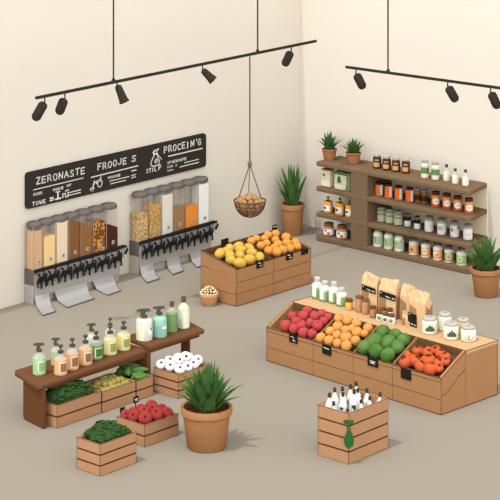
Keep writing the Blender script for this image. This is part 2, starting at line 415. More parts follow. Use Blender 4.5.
dispenser('right bulk dispenser with six clear bins including an orange one',
    [-2.297, -2.161, -2.005, -1.853, -1.70, -1.537, -1.386], .682,
    [(NUTS, .70, -.03, 'large pale nuts'), (NUTS2, .86, .05, 'golden nuts'), (C_((232, 226, 212)), .93, 0, 'off white flour'),
     (C_((166, 126, 86)), .56, -.008, 'brown grain'), (C_((242, 152, 56)), .55, -.014, 'orange lentils'), (C_((250, 250, 246)), .97, 0, 'white flour')],
    [((-2.29, -.13), (-2.438, -.368), (-2.272, -.357), (-2.13, -.13)), ((-1.96, -.13), (-2.105, -.353), (-1.951, -.336), (-1.80, -.13)), ((-1.66, -.13), (-1.797, -.353), (-1.60, -.343), (-1.44, -.13))], C_((200, 188, 174)))

# ------------------------------------------------------------------ potted plants
def pot(name, label, loc, rt, rb, h, nleaf, Lh, spread, lw, mt=TERRA, group=None, seed=1, lean=.25):
    t = thing(name, label, 'potted plant', loc, group)
    rh = h * .17
    MB().lathe([(rb * .94, 0), (rb, .006), (rt * .93, h - rh), (rt, h - rh + .002), (rt * 1.02, h - .006), (rt, h), (rt * .9, h), (rt * .87, h - rh * .8), (.001, h - rh * .8)], n=32).build('pot', mt, t, smooth=True)
    MB().lathe([(rt * .935, h - rh - .005), (rt * .965, h - rh - .005), (rt * .965, h - rh + .0), (rt * .935, h - rh)], n=32).build('rim_line', C_((130, 88, 56)), t)
    MB().lathe([(rt * .88, h - rh * .85), (rt * .86, h - rh * .35), (rt * .3, h - rh * .15), (.001, h - rh * .1)], n=24).build('soil', SOIL, t, smooth=True)
    rr = random.Random(seed); mb = MB()
    for i in range(nleaf):
        a = 2 * PI * i * .381966 + rr.uniform(-.2, .2); u = (i + .5) / nleaf
        reach = spread * (u ** .62) * rr.uniform(.85, 1.1); hh = Lh * (1 - .44 * u ** 1.3) * rr.uniform(.85, 1.08)
        d = Vector((math.cos(a), math.sin(a), 0)); sd = Vector((-d.y, d.x, 0)); base = d * rt * .35 * u + Vector((0, 0, h - rh * .5))
        N = 6; P = []; W = []
        for k in range(N + 1):
            s = k / N
            P.append(base + d * reach * (s ** 1.35) + Vector((0, 0, hh * (s - lean * u * s * s * s))))
            W.append(lw * (1 - s) ** .75 * (.75 + .9 * s if s < .4 else 1.11) * (.9 if s < 1 else 0) + .0006)
        vs = []; fs = []
        for k in range(N + 1):
            tdir = (P[min(k + 1, N)] - P[max(k - 1, 0)]).normalized(); nrm = sd.cross(tdir).normalized()
            c = P[k]; w = W[k]
            vs += [c - sd * w + nrm * w * .25, c - nrm * w * .18, c + sd * w + nrm * w * .25, c + nrm * w * .15]
        for k in range(N):
            o = 4 * k
            for j in range(4): fs.append((o + j, o + (j + 1) % 4, o + 4 + (j + 1) % 4, o + 4 + j))
        fs += [(3, 2, 1, 0), (4 * N, 4 * N + 1, 4 * N + 2, 4 * N + 3)]
        mb.add(vs, fs)
    mb.build('foliage', LEAF, t)
    return t
pot('potted_agave', 'large agave in a terracotta pot on the floor in front of the mushroom crate', (-4.985, -3.45, 0), .172, .132, .272, 46, .33, .20, .054, seed=4)
pot('potted_agave', 'tall agave in a terracotta pot on the floor in the room corner', (-.34, -.20, 0), .112, .088, .29, 18, .44, .19, .044, seed=9, lean=.1)
pot('potted_agave', 'agave in a terracotta pot on the floor at the right edge before the shelves', (-.80, -2.74, 0), .130, .094, .235, 22, .31, .19, .060, seed=3)
pot('potted_succulent', 'small spiky plant in a clay pot at the left end of the shelf top', (-.215, -.545, .732), .070, .054, .100, 30, .17, .12, .026, seed=5, group='spiky plants on the shelf top')
pot('potted_succulent', 'small spiky plant in a clay pot on the shelf top, nearer the brown jars', (-.195, -.815, .732), .072, .055, .102, 30, .14, .115, .026, seed=6, group='spiky plants on the shelf top')

# small clay pot of pale nuts
t = tag(MB().lathe([(.058, 0), (.062, .004), (.074, .072), (.078, .074), (.080, .096), (.076, .1), (.068, .1), (.066, .08), (.001, .08)], n=28).build('clay_bowl', TERRAL, smooth=True, loc=(-2.545, -1.19, 0)),
        'small pale clay pot heaped with cream nuts, beside the fruit display', 'pot')
n0 = None
k = 0
for lay, (zz, rad, cnt) in enumerate(((.099, .068, 17), (.117, .056, 13), (.133, .038, 9), (.144, .013, 3))):
    for i in range(cnt):
        a = 2 * PI * i / cnt + lay * .4; rr = rad * R.uniform(.85, 1.05) if lay else rad
        p = (-2.545 + rr * math.cos(a), -1.19 + rr * math.sin(a), zz + R.uniform(-.003, .004))
        if n0 is None:
            n0 = tag(MB().ball((0, 0, 0), .0108, .0085, .0085, 8, 5).build('nut', C_((246, 228, 188)), smooth=True, loc=p), 'cream coloured nut heaped in the small clay pot', 'nut', 'cream nuts in the clay pot')
        else:
            dup(n0, p, (R.uniform(0, 3), R.uniform(0, 3), R.uniform(0, 3)), R.uniform(.85, 1.15))
tag(MB().lathe([(.062, 0), (.054, .034), (.036, .052), (.001, .060)], n=16).build('nut_filling', C_((112, 78, 52), .9), smooth=True, loc=(-2.545, -1.19, .0805)), 'brown filling under the cream nuts in the clay pot', 'husks', kind='stuff')  # plain mound below the nuts, dark brown where it shows between them

# ------------------------------------------------------------------ wall shelf unit
S = thing('shelf_unit', 'brown shelf unit along the right wall, holding jars and bottles', 'shelf', (-.19, -1.4, 0))
def sp(mb, name, m, **kw):
    o = mb.build(name, m, S, **kw); o.location = (.19, 1.4, 0); return o
y0s, y1s, xf = -.50, -2.26, -.37
sp(MB().box(-.012, -.002, -2.19, -.505, .03, .71), 'back_panel', BACKP)
def board(z0, z1, nm, bev=.018):
    p = [(xf + .02, y0s - .0), (xf, y0s - .02), (xf, y1s + .03), (xf + .03, y1s), (-.012, -2.19), (-.012, y0s)]
    sp(MB().prism(p, z0, z1), nm, SHELF, bevel=.008)
board(.690, .730, 'shelf_board'); board(.458, .498, 'shelf_board'); board(.222, .262, 'shelf_board'); board(0.0, .05, 'base_board')
sp(MB().box(xf + .002, -.012, -1.118, -.925, .05, .692), 'divider_panel', SHELF)
Z0, Z1, Z2, Z3 = .731, .499, .263, .051

FX = PI               # facing -x
FY = -PI / 2          # facing -y
def jar(label, loc, h, r, body, lid, group=None, cat='jar', name='jar', glass=False, fill=None, lev=.75, lidh=.16, lidr=.86, neck=.84, bands=(), emblem=None, gap=0, sq=False, lid2=None):
    """bands: (z0, z1, colour, mid angle, half angle); emblem: (colour, z, size, angle, shape)"""
    t = thing(name, label, cat, loc, group)
    zl = h * (1 - lidh)
    prof = [(r * .86, 0), (r * .97, h * .02), (r, h * .06), (r, zl * .80), (r * .96, zl * .88), (r * neck, zl * .97), (r * neck, zl)]
    o = MB().lathe(prof, n=22).build('body', GLASS if glass else C_(body), t, smooth=True)
    if glass:
        zf_ = zl * .8 * min(lev, 1); MB().lathe([(r * .86, .001), (r * .973, h * .02), (r * 1.003, h * .06), (r * 1.003, zf_), (.001, zf_ + .001)], n=20).build('contents', C_(fill), t, smooth=True)
    lr = r * lidr
    if lid is not None:
        MB().lathe([(lr * .96, zl + gap), (lr, zl + .002 + gap), (lr, h - .003 + gap), (lr * .93, h + gap), (.001, h + gap)], n=20).build('lid', C_(lid), t, smooth=True)
    for z0, z1, c, mid, half in bands:
        MB().arc(r * 1.005, h * z0, h * z1, mid, half, .0015, n=12).build('label_band', C_(c), t)
    if emblem:
        for c, z, w, hh, a in emblem: emb(t, r * 1.005 + .0016, h * z, a, w, hh, c)
    return t
def emb(t, r, z, a, w, h, c):
    """small rounded printed mark wrapped on a round body"""
    mb = MB(); ha = w / r / 2
    n = 7
    for i in range(n):
        u0 = -1 + 2 * i / n; u1 = -1 + 2 * (i + 1) / n; um = (u0 + u1) / 2; hh = h / 2 * math.sqrt(max(.1, 1 - um * um))
        mb.arc(r, z - hh, z + hh, a + ha * um, ha / n * 1.02, .001, n=1)
    mb.build('printed_mark', C_(c), t)
def squiggle(t, r, pts, a, c, w=.004):
    mb = MB()
    P = [(r * math.cos(a + u / r), r * math.sin(a + u / r), z) for u, z in pts]
    mb.tube(P, w / 2, 5); mb.build('printed_mark', C_(c), t)
def bottle(label, loc, h, r, body, cap, group=None, zneck=None, glass=False, fill=None, lev=.6, sh=.62, neckr=.3, bands=(), top='cap', name='bottle', marks=(), shoulder=None, capz=.9):
    t = thing(name, label, 'bottle', loc, group)
    zn = h * (zneck or (.80 if top == 'cap' else .70))
    prof = [(r * .88, 0), (r * .98, h * .015), (r, h * .04), (r, h * sh * .92), (r * .93, h * sh), (r * .62, h * (sh + (zn / h - sh) * .55)), (r * neckr, zn), (r * neckr, zn + h * .04)]
    MB().lathe(prof, n=22).build('body', GLASS if glass else C_(body), t, smooth=True)
    if glass:
        z = h * sh * lev
        MB().lathe([(r * .88, .001), (r * .985, h * .015), (r * 1.003, h * .04), (r * 1.003, z * .92), (.001, z * .92 + .001)], n=20).build('contents', C_(fill), t, smooth=True)
    if shoulder:
        MB().lathe([(r * 1.004, h * sh * .80), (r * 1.006, h * sh * .93), (r * .94, h * sh * 1.01), (r * .63, h * (sh + (zn / h - sh) * .57)), (r * neckr * 1.05, zn + .001)], n=22).build('shoulder', C_(shoulder), t, smooth=True)
    nr = r * neckr
    if top == 'cap':
        MB().lathe([(nr * 1.25, zn + h * .03), (nr * 1.3, h * .985), (nr * 1.1, h), (.001, h)], n=16).build('cap', C_(cap), t, smooth=True)
    elif top == 'pump':
        MB().lathe([(nr * 1.5, zn + h * .02), (nr * 1.6, zn + h * .09), (nr * .8, zn + h * .11), (.001, zn + h * .11)], n=16).build('collar', C_(cap), t, smooth=True)
        MB().tube([(0, 0, zn + h * .1), (0, 0, h * .93)], nr * .4, 8).build('pump_stem', C_(cap), t)
        mb = MB(); mb.lathe([(nr * 1.0, h * .92), (nr * 1.25, h * .94), (nr * 1.2, h * .985), (nr * .7, h)], n=14)
        mb.tube([(0, 0, h * .955), (-nr * 2.0, -nr * 1.2, h * .95)], [nr * .5, nr * .38], 8)
        mb.build('pump_head', C_(cap), t, smooth=True)
    elif top == 'spray':
        MB().lathe([(nr * 1.4, zn + h * .02), (nr * 1.4, zn + h * .09), (nr * .8, zn + h * .10), (.001, zn + h * .1)], n=14).build('collar', C_(cap), t, smooth=True)
        mb = MB(); d = -r_; q = Vector((0, 0, 0))
        pr = [(.75, .995), (-.35, 1.0), (-1.05, .975), (-1.1, .925), (-.55, .925), (-.5, .80), (-.72, .765), (-.35, .79), (-.28, .80), (.1, .80), (.2, .90), (.55, .93), (.95, .91)]
        ax = Vector((.75, -.66, 0)); nn = Vector((.66, .75, 0)) * r * .32
        P = [ax * (u * r * .82) + Vector((0, 0, w * h)) - nn / 2 for u, w in pr]
        mb.slab(P, nn); mb.build('trigger_head', C_(cap), t)
    for z0, z1, c, mid, half in bands:
        MB().arc(r * 1.005, h * z0, h * z1, mid, half, .0015, n=12).build('label_band', C_(c), t)
    for c, z, w, hh, a in marks: emb(t, r * 1.01 + .0018, h * z, a, w, hh, c)
    return t

g = 'amber jars on the shelf top'
for i, (x, y, h, r) in enumerate([(-.205, -1.103, .136, .039), (-.205, -1.212, .133, .039), (-.2, -1.316, .133, .038), (-.185, -1.417, .136, .038)]):
    lb = ['leftmost of the four amber jars on the shelf top', 'second from left of the four amber jars on the shelf top', 'third from left of the four amber jars on the shelf top', 'rightmost of the four amber jars, nearest the green banded tubs'][i]
    jar(lb, (x, y, Z0), h, r, (92, 56, 34), (186, 182, 176), g, lidh=.2, lidr=.82, bands=[(.14, .42, (214, 168, 112), FX + .45, .75), (.55, .62, (196, 180, 160), FX + .6, .5)])
for i, (x, y, h, r) in enumerate([(-.221, -1.66, .155, .035), (-.212, -1.77, .151, .035)]):
    jar(['left green and white tub on the shelf top', 'right green and white tub on the shelf top'][i], (x, y, Z0), h, r, (238, 236, 220), (160, 160, 146), 'green banded tubs on the shelf top', lidh=.13, lidr=.92, neck=.93,
        bands=[(.28, .62, (100, 142, 86), FX + .5, 1.9), (.66, .70, (216, 190, 164), FX + .3, .9)])
for i, (x, y, h, r) in enumerate([(-.18, -1.87, .142, .031), (-.216, -1.992, .129, .031), (-.218, -2.105, .137, .031)]):
    bottle(['left small milk bottle on the shelf top', 'middle small milk bottle on the shelf top', 'right small milk bottle at the end of the shelf top'][i], (x, y, Z0), h, r, (0, 0, 0), (72, 66, 56), 'milk bottles on the shelf top', glass=True, fill=(246, 246, 226), lev=.92, sh=.6, neckr=.34)
# cartons, left bay
def carton(label, x, y, w, d, h, m, topm, parts, z=Z1):
    t = thing('carton', label, 'carton', (x, y, z), 'cartons on the upper left shelf')
    MB().box(-d / 2, d / 2, -w / 2, w / 2, 0, h).build('box', m, t, bevel=.003)
    MB().box(-d / 2 - .001, d / 2 + .001, -w / 2 - .001, w / 2 + .001, h - .004, h + .004).build('top_flap', topm, t)
    for name, pts, c in parts: MB().slab([(-d / 2 - .0005, -u, v) for u, v in pts], (-.0015, 0, 0)).build(name, C_(c), t)
carton('cream carton with a small round stamp', -.27, -.572, .105, .07, .152, C_((244, 234, 204)), C_((176, 124, 84)),
    [('fold_line', [(-.05, .068), (.05, .062), (.05, .065), (-.05, .071)], (196, 180, 150)), ('printed_mark', [(-.02 + .015 * math.cos(a * PI / 4), .105 + .013 * math.sin(a * PI / 4)) for a in range(8)], (132, 118, 96))])
carton('cream and green carton with a green tree mark', -.265, -.765, .165, .09, .158, C_((232, 224, 196)), C_((92, 138, 78)),
    [('green_band', [(-.08, .135), (.08, .135), (.08, .157), (-.08, .157)], (92, 138, 78)), ('side_stripe', [(.045, 0), (.08, 0), (.08, .135), (.062, .135), (.062, .06)], (100, 146, 84)),
     ('tree_mark', [(-.05, .06), (.0, .06), (-.005, .09), (-.015, .118), (-.03, .125), (-.043, .108)], (72, 122, 62)), ('fold_line', [(-.08, .052), (.06, .052), (.06, .055), (-.08, .055)], (140, 160, 110))])
for i, (x, y, h, r) in enumerate([(-.247, -1.16, .121, .036), (-.251, -1.271, .126, .036), (-.251, -1.385, .125, .036), (-.245, -1.506, .126, .036)]):
    jar(['first orange jar with white stripe right of the divider', 'second orange jar with white stripe right of the divider', 'third orange jar with white stripe right of the divider', 'fourth orange jar with white stripe, beside the small dark jars'][i],
        (x, y, Z1), h, r, (240, 122, 62), (58, 48, 42), 'orange jars with black lids', lidh=.16, lidr=.92, neck=.94, bands=[(.06, .82, (248, 242, 232), FX + 1.35, .42)])
for i, (x, y, h, r) in enumerate([(-.228, -1.588, .131, .029), (-.222, -1.655, .122, .028)]):
    jar(['left small brown jar with dark band', 'right small brown jar with dark band'][i], (x, y, Z1), h, r, (150, 96, 58), (150, 140, 128), 'small brown jars between the orange ones', lidh=.15, lidr=.85, bands=[(.2, .58, (66, 48, 38), FX, 2.2)])
for i, (x, y, h, r) in enumerate([(-.23, -1.787, .13, .038), (-.229, -1.909, .134, .038), (-.22, -2.021, .126, .038), (-.229, -2.150, .128, .038)]):
    jar(['first brown-lidded orange jar with round white label, from the left', 'second brown-lidded orange jar with round white label', 'third brown-lidded orange jar with round white label', 'last brown-lidded orange jar at the shelf end'][i],
        (x, y, Z1), h, r, (236, 152, 88), (98, 54, 38), 'orange jars with brown lids', lidh=.22, lidr=.95, neck=.93, bands=[(.02, .2, (224, 96, 52), FX + .7, 1.9)],
        emblem=[((250, 246, 238), .38, .062, .055, FX + .7), ((176, 160, 140), .39, .05, .009, FX + .7)])
# third shelf
for i, (x, y, h, r) in enumerate([(-.30, -.60, .145, .043), (-.30, -.742, .155, .043), (-.30, -.862, .155, .043)]):
    t = bottle(['left amber pump bottle', 'middle amber pump bottle', 'right amber pump bottle, beside the divider'][i], (x, y, Z2), h, r, (232, 164, 70), (92, 84, 72), 'amber pump bottles', sh=.72, neckr=.26, top='pump',
               bands=[(.14, .5, (246, 242, 232), FX + .15, .95)], marks=[((70, 84, 84), .34, .034, .022, FX - .1)])
for i, (x, y, h, r) in enumerate([(-.22, -1.166, .126, .043), (-.22, -1.262, .122, .043), (-.22, -1.358, .122, .043)]):
    jar(['left pale green glass jar', 'middle pale green glass jar', 'right pale green glass jar'][i], (x, y, Z2), h, r, (0, 0, 0), (176, 178, 156), 'pale green glass jars', glass=True, fill=(206, 212, 172), lev=.98, lidh=.1, lidr=.9,
        bands=[(.48, .62, (150, 148, 128), FX + .45, 1.2)])
for i, (x, y, h, r) in enumerate([(-.205, -1.453, .115, .031), (-.224, -1.577, .112, .031)]):
    t = jar(['left small white jar with black lid and dark stopper', 'right small white jar with black lid and dark stopper'][i], (x, y, Z2), h * .66, r, (248, 246, 240), (52, 46, 40), 'small white jars with black lids', lidh=.34, lidr=.93, neck=.95)
    MB().tube([(0, 0, h * .65), (0, 0, h * .93)], .006, 8).build('stopper_stem', C_((150, 136, 116)), t)
    MB().lathe([(.018, h * .92), (.024, h * .94), (.024, h * .98), (.018, h)], n=16).build('stopper', C_((52, 46, 40)), t, smooth=True)
SQ = [[(-.004, .05), (.008, .056), (-.002, .064)], [(-.012, .04), (.006, .05), (.012, .062), (0, .074), (-.010, .080)], [(-.02, .06), (-.005, .07), (.012, .066), (.008, .05), (-.006, .045)], [(-.015, .05), (-.004, .045), (.004, .055), (.014, .05), (.018, .062)]]
for i, (x, y, h, r) in enumerate([(-.225, -1.71, .132, .041), (-.234, -1.857, .138, .041), (-.228, -1.995, .135, .041), (-.227, -2.136, .132, .041)]):
    t = jar(['white jar with a tiny grey mark, leftmost of its row', 'white jar with a grey leaf drawing', 'white jar with grey blue splashes', 'white jar with scribbled line, nearest the shelf end'][i],
        (x, y, Z2), h, r, (250, 249, 244), (150, 144, 132), 'white jars with grey lids', lidh=.17, lidr=.93, neck=.93, bands=[(.72, .84, (196, 194, 182), FX + .6, 1.9)] + ([(.30, .56, (182, 192, 180), FX + .15, .5)] if i == 1 else []),
        emblem=[((148, 156, 152), .5, .022, .04, FX + .0), ((132, 152, 158), .62, .026, .04, FX + 1.5)] if i == 2 else None)
    squiggle(t, r * 1.01 + .003, SQ[i], FX + .7, (110, 122, 108), .004)
# bottom shelf
for i, (x, y, h, r) in enumerate([(-.296, -.605, .117, .050), (-.299, -.764, .122, .050)]):
    jar(['left brown jar with white label on the lowest shelf', 'right brown jar with white label on the lowest shelf'][i], (x, y, Z3), h, r, (196, 132, 88), (124, 88, 62), 'brown lidded jars on the lowest shelf', lidh=.24, lidr=.88, neck=.86,
        bands=[(.12, .58, (248, 242, 236), FX + .5, 1.5)], emblem=[((60, 54, 48), .46, .024, .014, FX + .1), ((188, 116, 80), .24, .03, .03, FX + .6)])
for i, (x, y, h, r) in enumerate([(-.30, -1.19, .155, .045), (-.30, -1.313, .158, .045), (-.30, -1.432, .158, .045)]):
    t = jar(['cream canister with green label, left of three', 'cream canister with green label, middle of three', 'cream canister with green label, right of three'][i], (x, y, Z3), h, r, (236, 234, 216), (128, 150, 104) if i else (170, 178, 140), 'cream canisters with green labels', lidh=.13, lidr=.72, neck=.74,
        bands=[(.2, .66, (164, 192, 150), FX + .25, .95)])
    squiggle(t, r * 1.01 + .003, [(-.024, .085), (-.004, .088), (.01, .075), (-.004, .06), (.014, .058)] if i != 2 else [(-.024, .08), (-.012, .076), (.004, .082)], FX + .05, (122, 92, 66), .005)
PE = (240, 176, 116)
for i, (x, y, h, r) in enumerate([(-.30, -1.596, .150, .044), (-.297, -1.73, .152, .044), (-.30, -1.865, .155, .044), (-.29, -1.981, .144, .044), (-.296, -2.118, .150, .044)]):
    lb = ['peach bottle with square mark, leftmost of its row', 'peach bottle with round mark, second of its row', 'peach bottle with leaf mark, third of its row', 'olive green bottle with an orange fruit mark', 'light green bottle with a lime mark, partly behind the agave'][i]
    c = PE if i < 3 else ((150, 164, 84) if i == 3 else (164, 190, 120))
    t = bottle(lb, (x, y, Z3), h, r, c, (120, 88, 64), 'labelled bottles on the lowest shelf', sh=.74, neckr=.52, shoulder=(218, 222, 222), bands=[(.02, .07, (236, 236, 230), 0, PI)],
        marks={0: [((176, 124, 84), .34, .034, .036, FX + .2)], 1: [((250, 240, 226), .36, .046, .046, FX + .3), ((170, 116, 80), .38, .03, .02, FX + .3)], 2: [((250, 240, 226), .36, .046, .04, FX + .1), ((170, 116, 80), .34, .036, .02, FX + .3)],
               3: [((238, 224, 190), .36, .052, .056, FX + .55), ((196, 112, 60), .36, .036, .04, FX + .55)], 4: [((226, 236, 196), .36, .046, .05, FX + .3), ((140, 172, 60), .36, .032, .034, FX + .3)]}[i])

# ------------------------------------------------------------------ stepped produce stand (right)
PHI = math.radians(-3.2)     # the long stand is turned a little against the room
def rs(x, y):
    dx, dy = x + 3.40, y + 4.225
    return (-3.435 + dx * math.cos(PHI) - dy * math.sin(PHI), -4.235 + dx * math.sin(PHI) + dy * math.cos(PHI))
T = thing('produce_stand', 'long wooden stand with four sloping produce bins and a counter behind', 'display stand', (*rs(-3.1, -3.4), 0), rz=PHI)
def tp(mb, name, m, par=None, **kw):
    o = mb.build(name, m, par or T, **kw)
    if not par: o.location = (3.1, 3.4, 0)
    return o
X0, XB, X1 = -3.40, -3.13, -2.775; YA, YB = -2.53, -4.225
ys = [YA, -3.002, -3.403, -3.783, YB]
hf, hb = .252, .390
def rz(x): return hf + (x - X0) * (hb - hf) / (XB - X0)
tilt = (hb - hf) / (XB - X0)
g_ = .004
# dark core
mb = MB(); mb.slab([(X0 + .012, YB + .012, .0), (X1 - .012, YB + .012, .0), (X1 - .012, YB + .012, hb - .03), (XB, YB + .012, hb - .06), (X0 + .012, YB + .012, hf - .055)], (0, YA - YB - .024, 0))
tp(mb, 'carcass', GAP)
for i in range(4):
    a, b = ys[i] - (g_ / 2 if i else 0), ys[i + 1] + (g_ / 2 if i < 3 else 0)
    tp(MB().box(X0, X0 + .012, b, a, .002, .104), 'front_board', STAND)
    tp(MB().box(X0, X0 + .012, b, a, .109, .226), 'front_board', STAND)
    tp(MB().slab([(X0 - .004, b, .231), (X0 + .012, b, .231), (X0 + .012, b, hf + .003), (X0 - .004, b, hf + .001)], (0, a - b, 0)), 'front_rail', STAND)
    # sloping bin
    zin = -.042
    tp(MB().slab([(X0 + .012, b + .01, hf + zin), (XB - .01, b + .01, rz(XB - .01) + zin), (XB - .01, b + .01, rz(XB) + zin - .01), (X0 + .012, b + .01, hf + zin - .01)], (0, a - b - .02, 0)), 'bin_floor', BIN)
for i, y in enumerate(ys):
    a, b = (y + .008, y - .008) if 0 < i < 4 else ((y, y - .014) if i == 0 else (y + .014, y))
    tp(MB().slab([(X0 + .0125, a, hf - .06), (X0 + .0125, a, rz(X0 + .0125) + .004), (XB - .0005, a, hb + .004), (XB - .0005, a, hb - .06)], (0, b - a, 0)), 'bin_divider', RIM if 0 < i < 4 else STAND)
tp(MB().box(XB - .012, XB - .0008, YB + .015, YA - .015, hb - .06, hb - .002), 'bin_back', BIN)
# end panels (right, then left)
for ye, s in ((YB, -1), (YA, 1)):
    e0 = ye; d = (0, .010 * s, 0)
    o = 0
    tp(MB().slab([(X0, e0, 0.002), (XB - g_, e0, .002), (XB - g_, e0, .262), (X0 + .045, e0, .132), (X0, e0, .132)], d), 'end_board', STAND)
    tp(MB().slab([(X0, e0, .1355), (X0 + .042, e0, .1395), (XB - g_, e0, .274), (XB - g_, e0, hb + .004), (X0, e0, hf + .004)], d), 'end_board', STAND)
    tp(MB().slab([(XB, e0, .002), (X1, e0, .002), (X1, e0, hb - .022), (XB, e0, hb - .022)], d), 'end_board', STAND)
tp(MB().box(X1 - .012, X1, YB, YA, .002, hb - .022), 'rear_panel', STAND)
tp(MB().box(XB + .001, X1 + .004, YB - .012, YA + .012, hb - .0215, hb), 'counter_top', STANDL)
tp(MB().box(XB - .0005, XB + .0045, YB - .012, YA + .012, hb - .02, hb + .003), 'counter_edge', RIM)
ZC = hb + .0005
ya, yb = YA + .0105, YB - .0105
off = (3.1, 3.4, 0)
outlines([[(X0 - .001, yb, .003), (X0 - .001, yb, hf + .004), (XB, yb, hb + .004), (XB, yb, hb)], [(X0 - .001, ya, .003), (X0 - .001, ya, hf + .004), (XB, ya, hb + .003)],
       [(X1, yb, .003), (X1, yb, hb - .003)], [(X0 - .001, yb, .003), (X1, yb, .003)], [(X0 - .001, ya, .003), (X0 - .001, yb, .003)],
       [(X0 - .004, ya, hf + .004), (X0 - .004, yb, hf + .004)], [(XB, yb, hb + .002), (X1 + .004, yb - .002, hb), (X1 + .004, ya, hb), (XB, ya, hb + .002), (XB, yb, hb + .003)]], T, off)

def produce(name, label, cat, group, items, mk, parts=(), zoff=0.0, base=.034, jitter=True, grow=1.0):
    """one fruit of radius 1 scaled for every instance; children copied along"""
    src = None
    for (x, y, z, r) in items:
        rot = (R.uniform(-.5, .5), R.uniform(-.5, .5), R.uniform(0, 6.28)) if jitter else (0, 0, R.uniform(0, 6.28))
        r *= grow
        if src is None:
            src = mk(); src.name = name; tag(src, label, cat, group); src.location = (x, y, z + zoff); src.rotation_euler = rot; src.scale = (r,) * 3
        else: dup(src, (x, y, z + zoff), rot, r)
def mk_apple(c):
    def f():
        o = MB().lathe([(.001, -.78), (.3, -.86), (.62, -.74), (.9, -.3), (.99, .1), (.93, .5), (.66, .82), (.35, .88), (.12, .74), (.001, .68)], n=18).build('apple', C_(c), smooth=True)
        MB().tube([(0, 0, .66), (.03, 0, .9), (.1, .02, 1.08)], .05, 6).build('stem', C_((92, 50, 36)), o); return o
    return f
def mk_orange(c, dark):
    def f():
        o = MB().ball((0, 0, 0), 1, 1, .93, 18, 11).build('orange', C_(c), smooth=True)
        MB().lathe([(.14, .90), (.13, .945), (.001, .95)], n=10).build('stem_end', C_(dark), o); return o
    return f
def mk_mango():
    o = MB().ball((0, 0, 0), 1.18, .86, .84, 18, 11).build('mango', C_((226, 184, 86), 1.02), smooth=True)
    MB().tube([(1.12, 0, .0), (1.26, .02, .06), (1.36, .03, .16)], [.1, .06, .05], 6).build('stem', C_((120, 92, 40)), o); return o
def mk_melon():
    mb = MB(); n = 24; m = 11; vs = []; fs = []
    o = MB().ball((0, 0, 0), 1, 1, .9, 22, 12).build('cabbage', C_((98, 134, 68), 1.02), smooth=True)
    for j, (a, sc) in enumerate(((.2, 1.015), (2.3, 1.02), (4.3, 1.018))):     # outer leaves wrapped round the head
        q = MB(); N = 8; vs = []; fs = []
        for i in range(N + 1):
            for k in range(N + 1):
                u = (i / N - .5) * 1.9; v = -.5 + 1.55 * k / N
                w = math.sqrt(max(0, 1 - (2 * (k / N) - 1) ** 2 * .9))
                th = a + u * w; s1 = sc + .02 * abs(math.sin(u * 3))
                vs.append((s1 * math.cos(v) * math.cos(th), s1 * math.cos(v) * math.sin(th), s1 * .9 * math.sin(v)))
        for i in range(N):
            for k in range(N): p = i * (N + 1) + k; fs.append((p, p + N + 1, p + N + 2, p + 1))
        q.add(vs, fs).build('outer_leaf', C_((106, 142, 74) if j else (86, 122, 58), 1.02), o, smooth=True)
    return o
def mk_tomato():
    n = 20; prof = [(.001, -.72), (.4, -.76), (.8, -.5), (1.0, -.05), (.95, .35), (.62, .66), (.28, .68), (.001, .58)]
    o = MB(); o.lathe(prof, n=n)
    for i, v in enumerate(o.v):
        r0 = math.hypot(v[0], v[1]); a = math.atan2(v[1], v[0]); k = 1 + .05 * math.cos(5 * a) * (r0)
        o.v[i] = (v[0] * k, v[1] * k, v[2])
    o = o.build('tomato', C_((212, 98, 60), 1.1), smooth=True)
    mb = MB()
    for k in range(5):
        a = 2 * PI * k / 5; d = Vector((math.cos(a), math.sin(a), 0)); s = Vector((-d.y, d.x, 0))
        mb.slab([Vector((0, 0, .66)) + s * .08, Vector((0, 0, .72)) + d * .25 + s * .12, Vector((0, 0, .66)) + d * .58, Vector((0, 0, .72)) + d * .25 - s * .12, Vector((0, 0, .66)) - s * .08], (0, 0, .04))
    mb.tube([(0, 0, .64), (.03, 0, .9)], .06, 6); mb.build('calyx', C_((86, 62, 38)), o); return o
AP = [(-3.364, -2.684, .287, .043), (-3.265, -2.658, .335, .034), (-3.302, -2.735, .317, .038), (-3.239, -2.751, .348, .040), (-3.183, -2.739, .375, .037), (-3.213, -2.843, .36, .039), (-3.168, -2.876, .376, .033), (-3.23, -2.95, .352, .031), (-3.286, -2.938, .325, .039), (-3.279, -2.861, .328, .034), (-3.325, -2.815, .309, .036), (-3.366, -2.772, .285, .037), (-3.37, -2.875, .278, .038), (-3.362, -2.955, .286, .033), (-3.185, -2.955, .374, .030)]
OR = [(-3.169, -3.05, .381, .038), (-3.169, -3.135, .381, .038), (-3.17, -3.227, .381, .037), (-3.243, -3.107, .346, .040), (-3.252, -3.19, .341, .034), (-3.225, -3.23, .352, .034), (-3.301, -3.082, .318, .036), (-3.314, -3.165, .311, .036), (-3.244, -3.30, .345, .040), (-3.313, -3.256, .312, .044), (-3.315, -3.35, .311, .036), (-3.372, -3.056, .281, .038), (-3.372, -3.14, .279, .038), (-3.37, -3.222, .276, .035), (-3.37, -3.31, .277, .040), (-3.235, -3.366, .349, .030), (-3.18, -3.35, .374, .036)]
GR = [(-3.18, -3.498, .380, .047), (-3.175, -3.608, .380, .045), (-3.272, -3.500, .33, .059), (-3.252, -3.615, .34, .056), (-3.20, -3.715, .37, .048), (-3.345, -3.464, .292, .054), (-3.345, -3.58, .290, .054), (-3.268, -3.712, .335, .05), (-3.352, -3.695, .288, .052)]
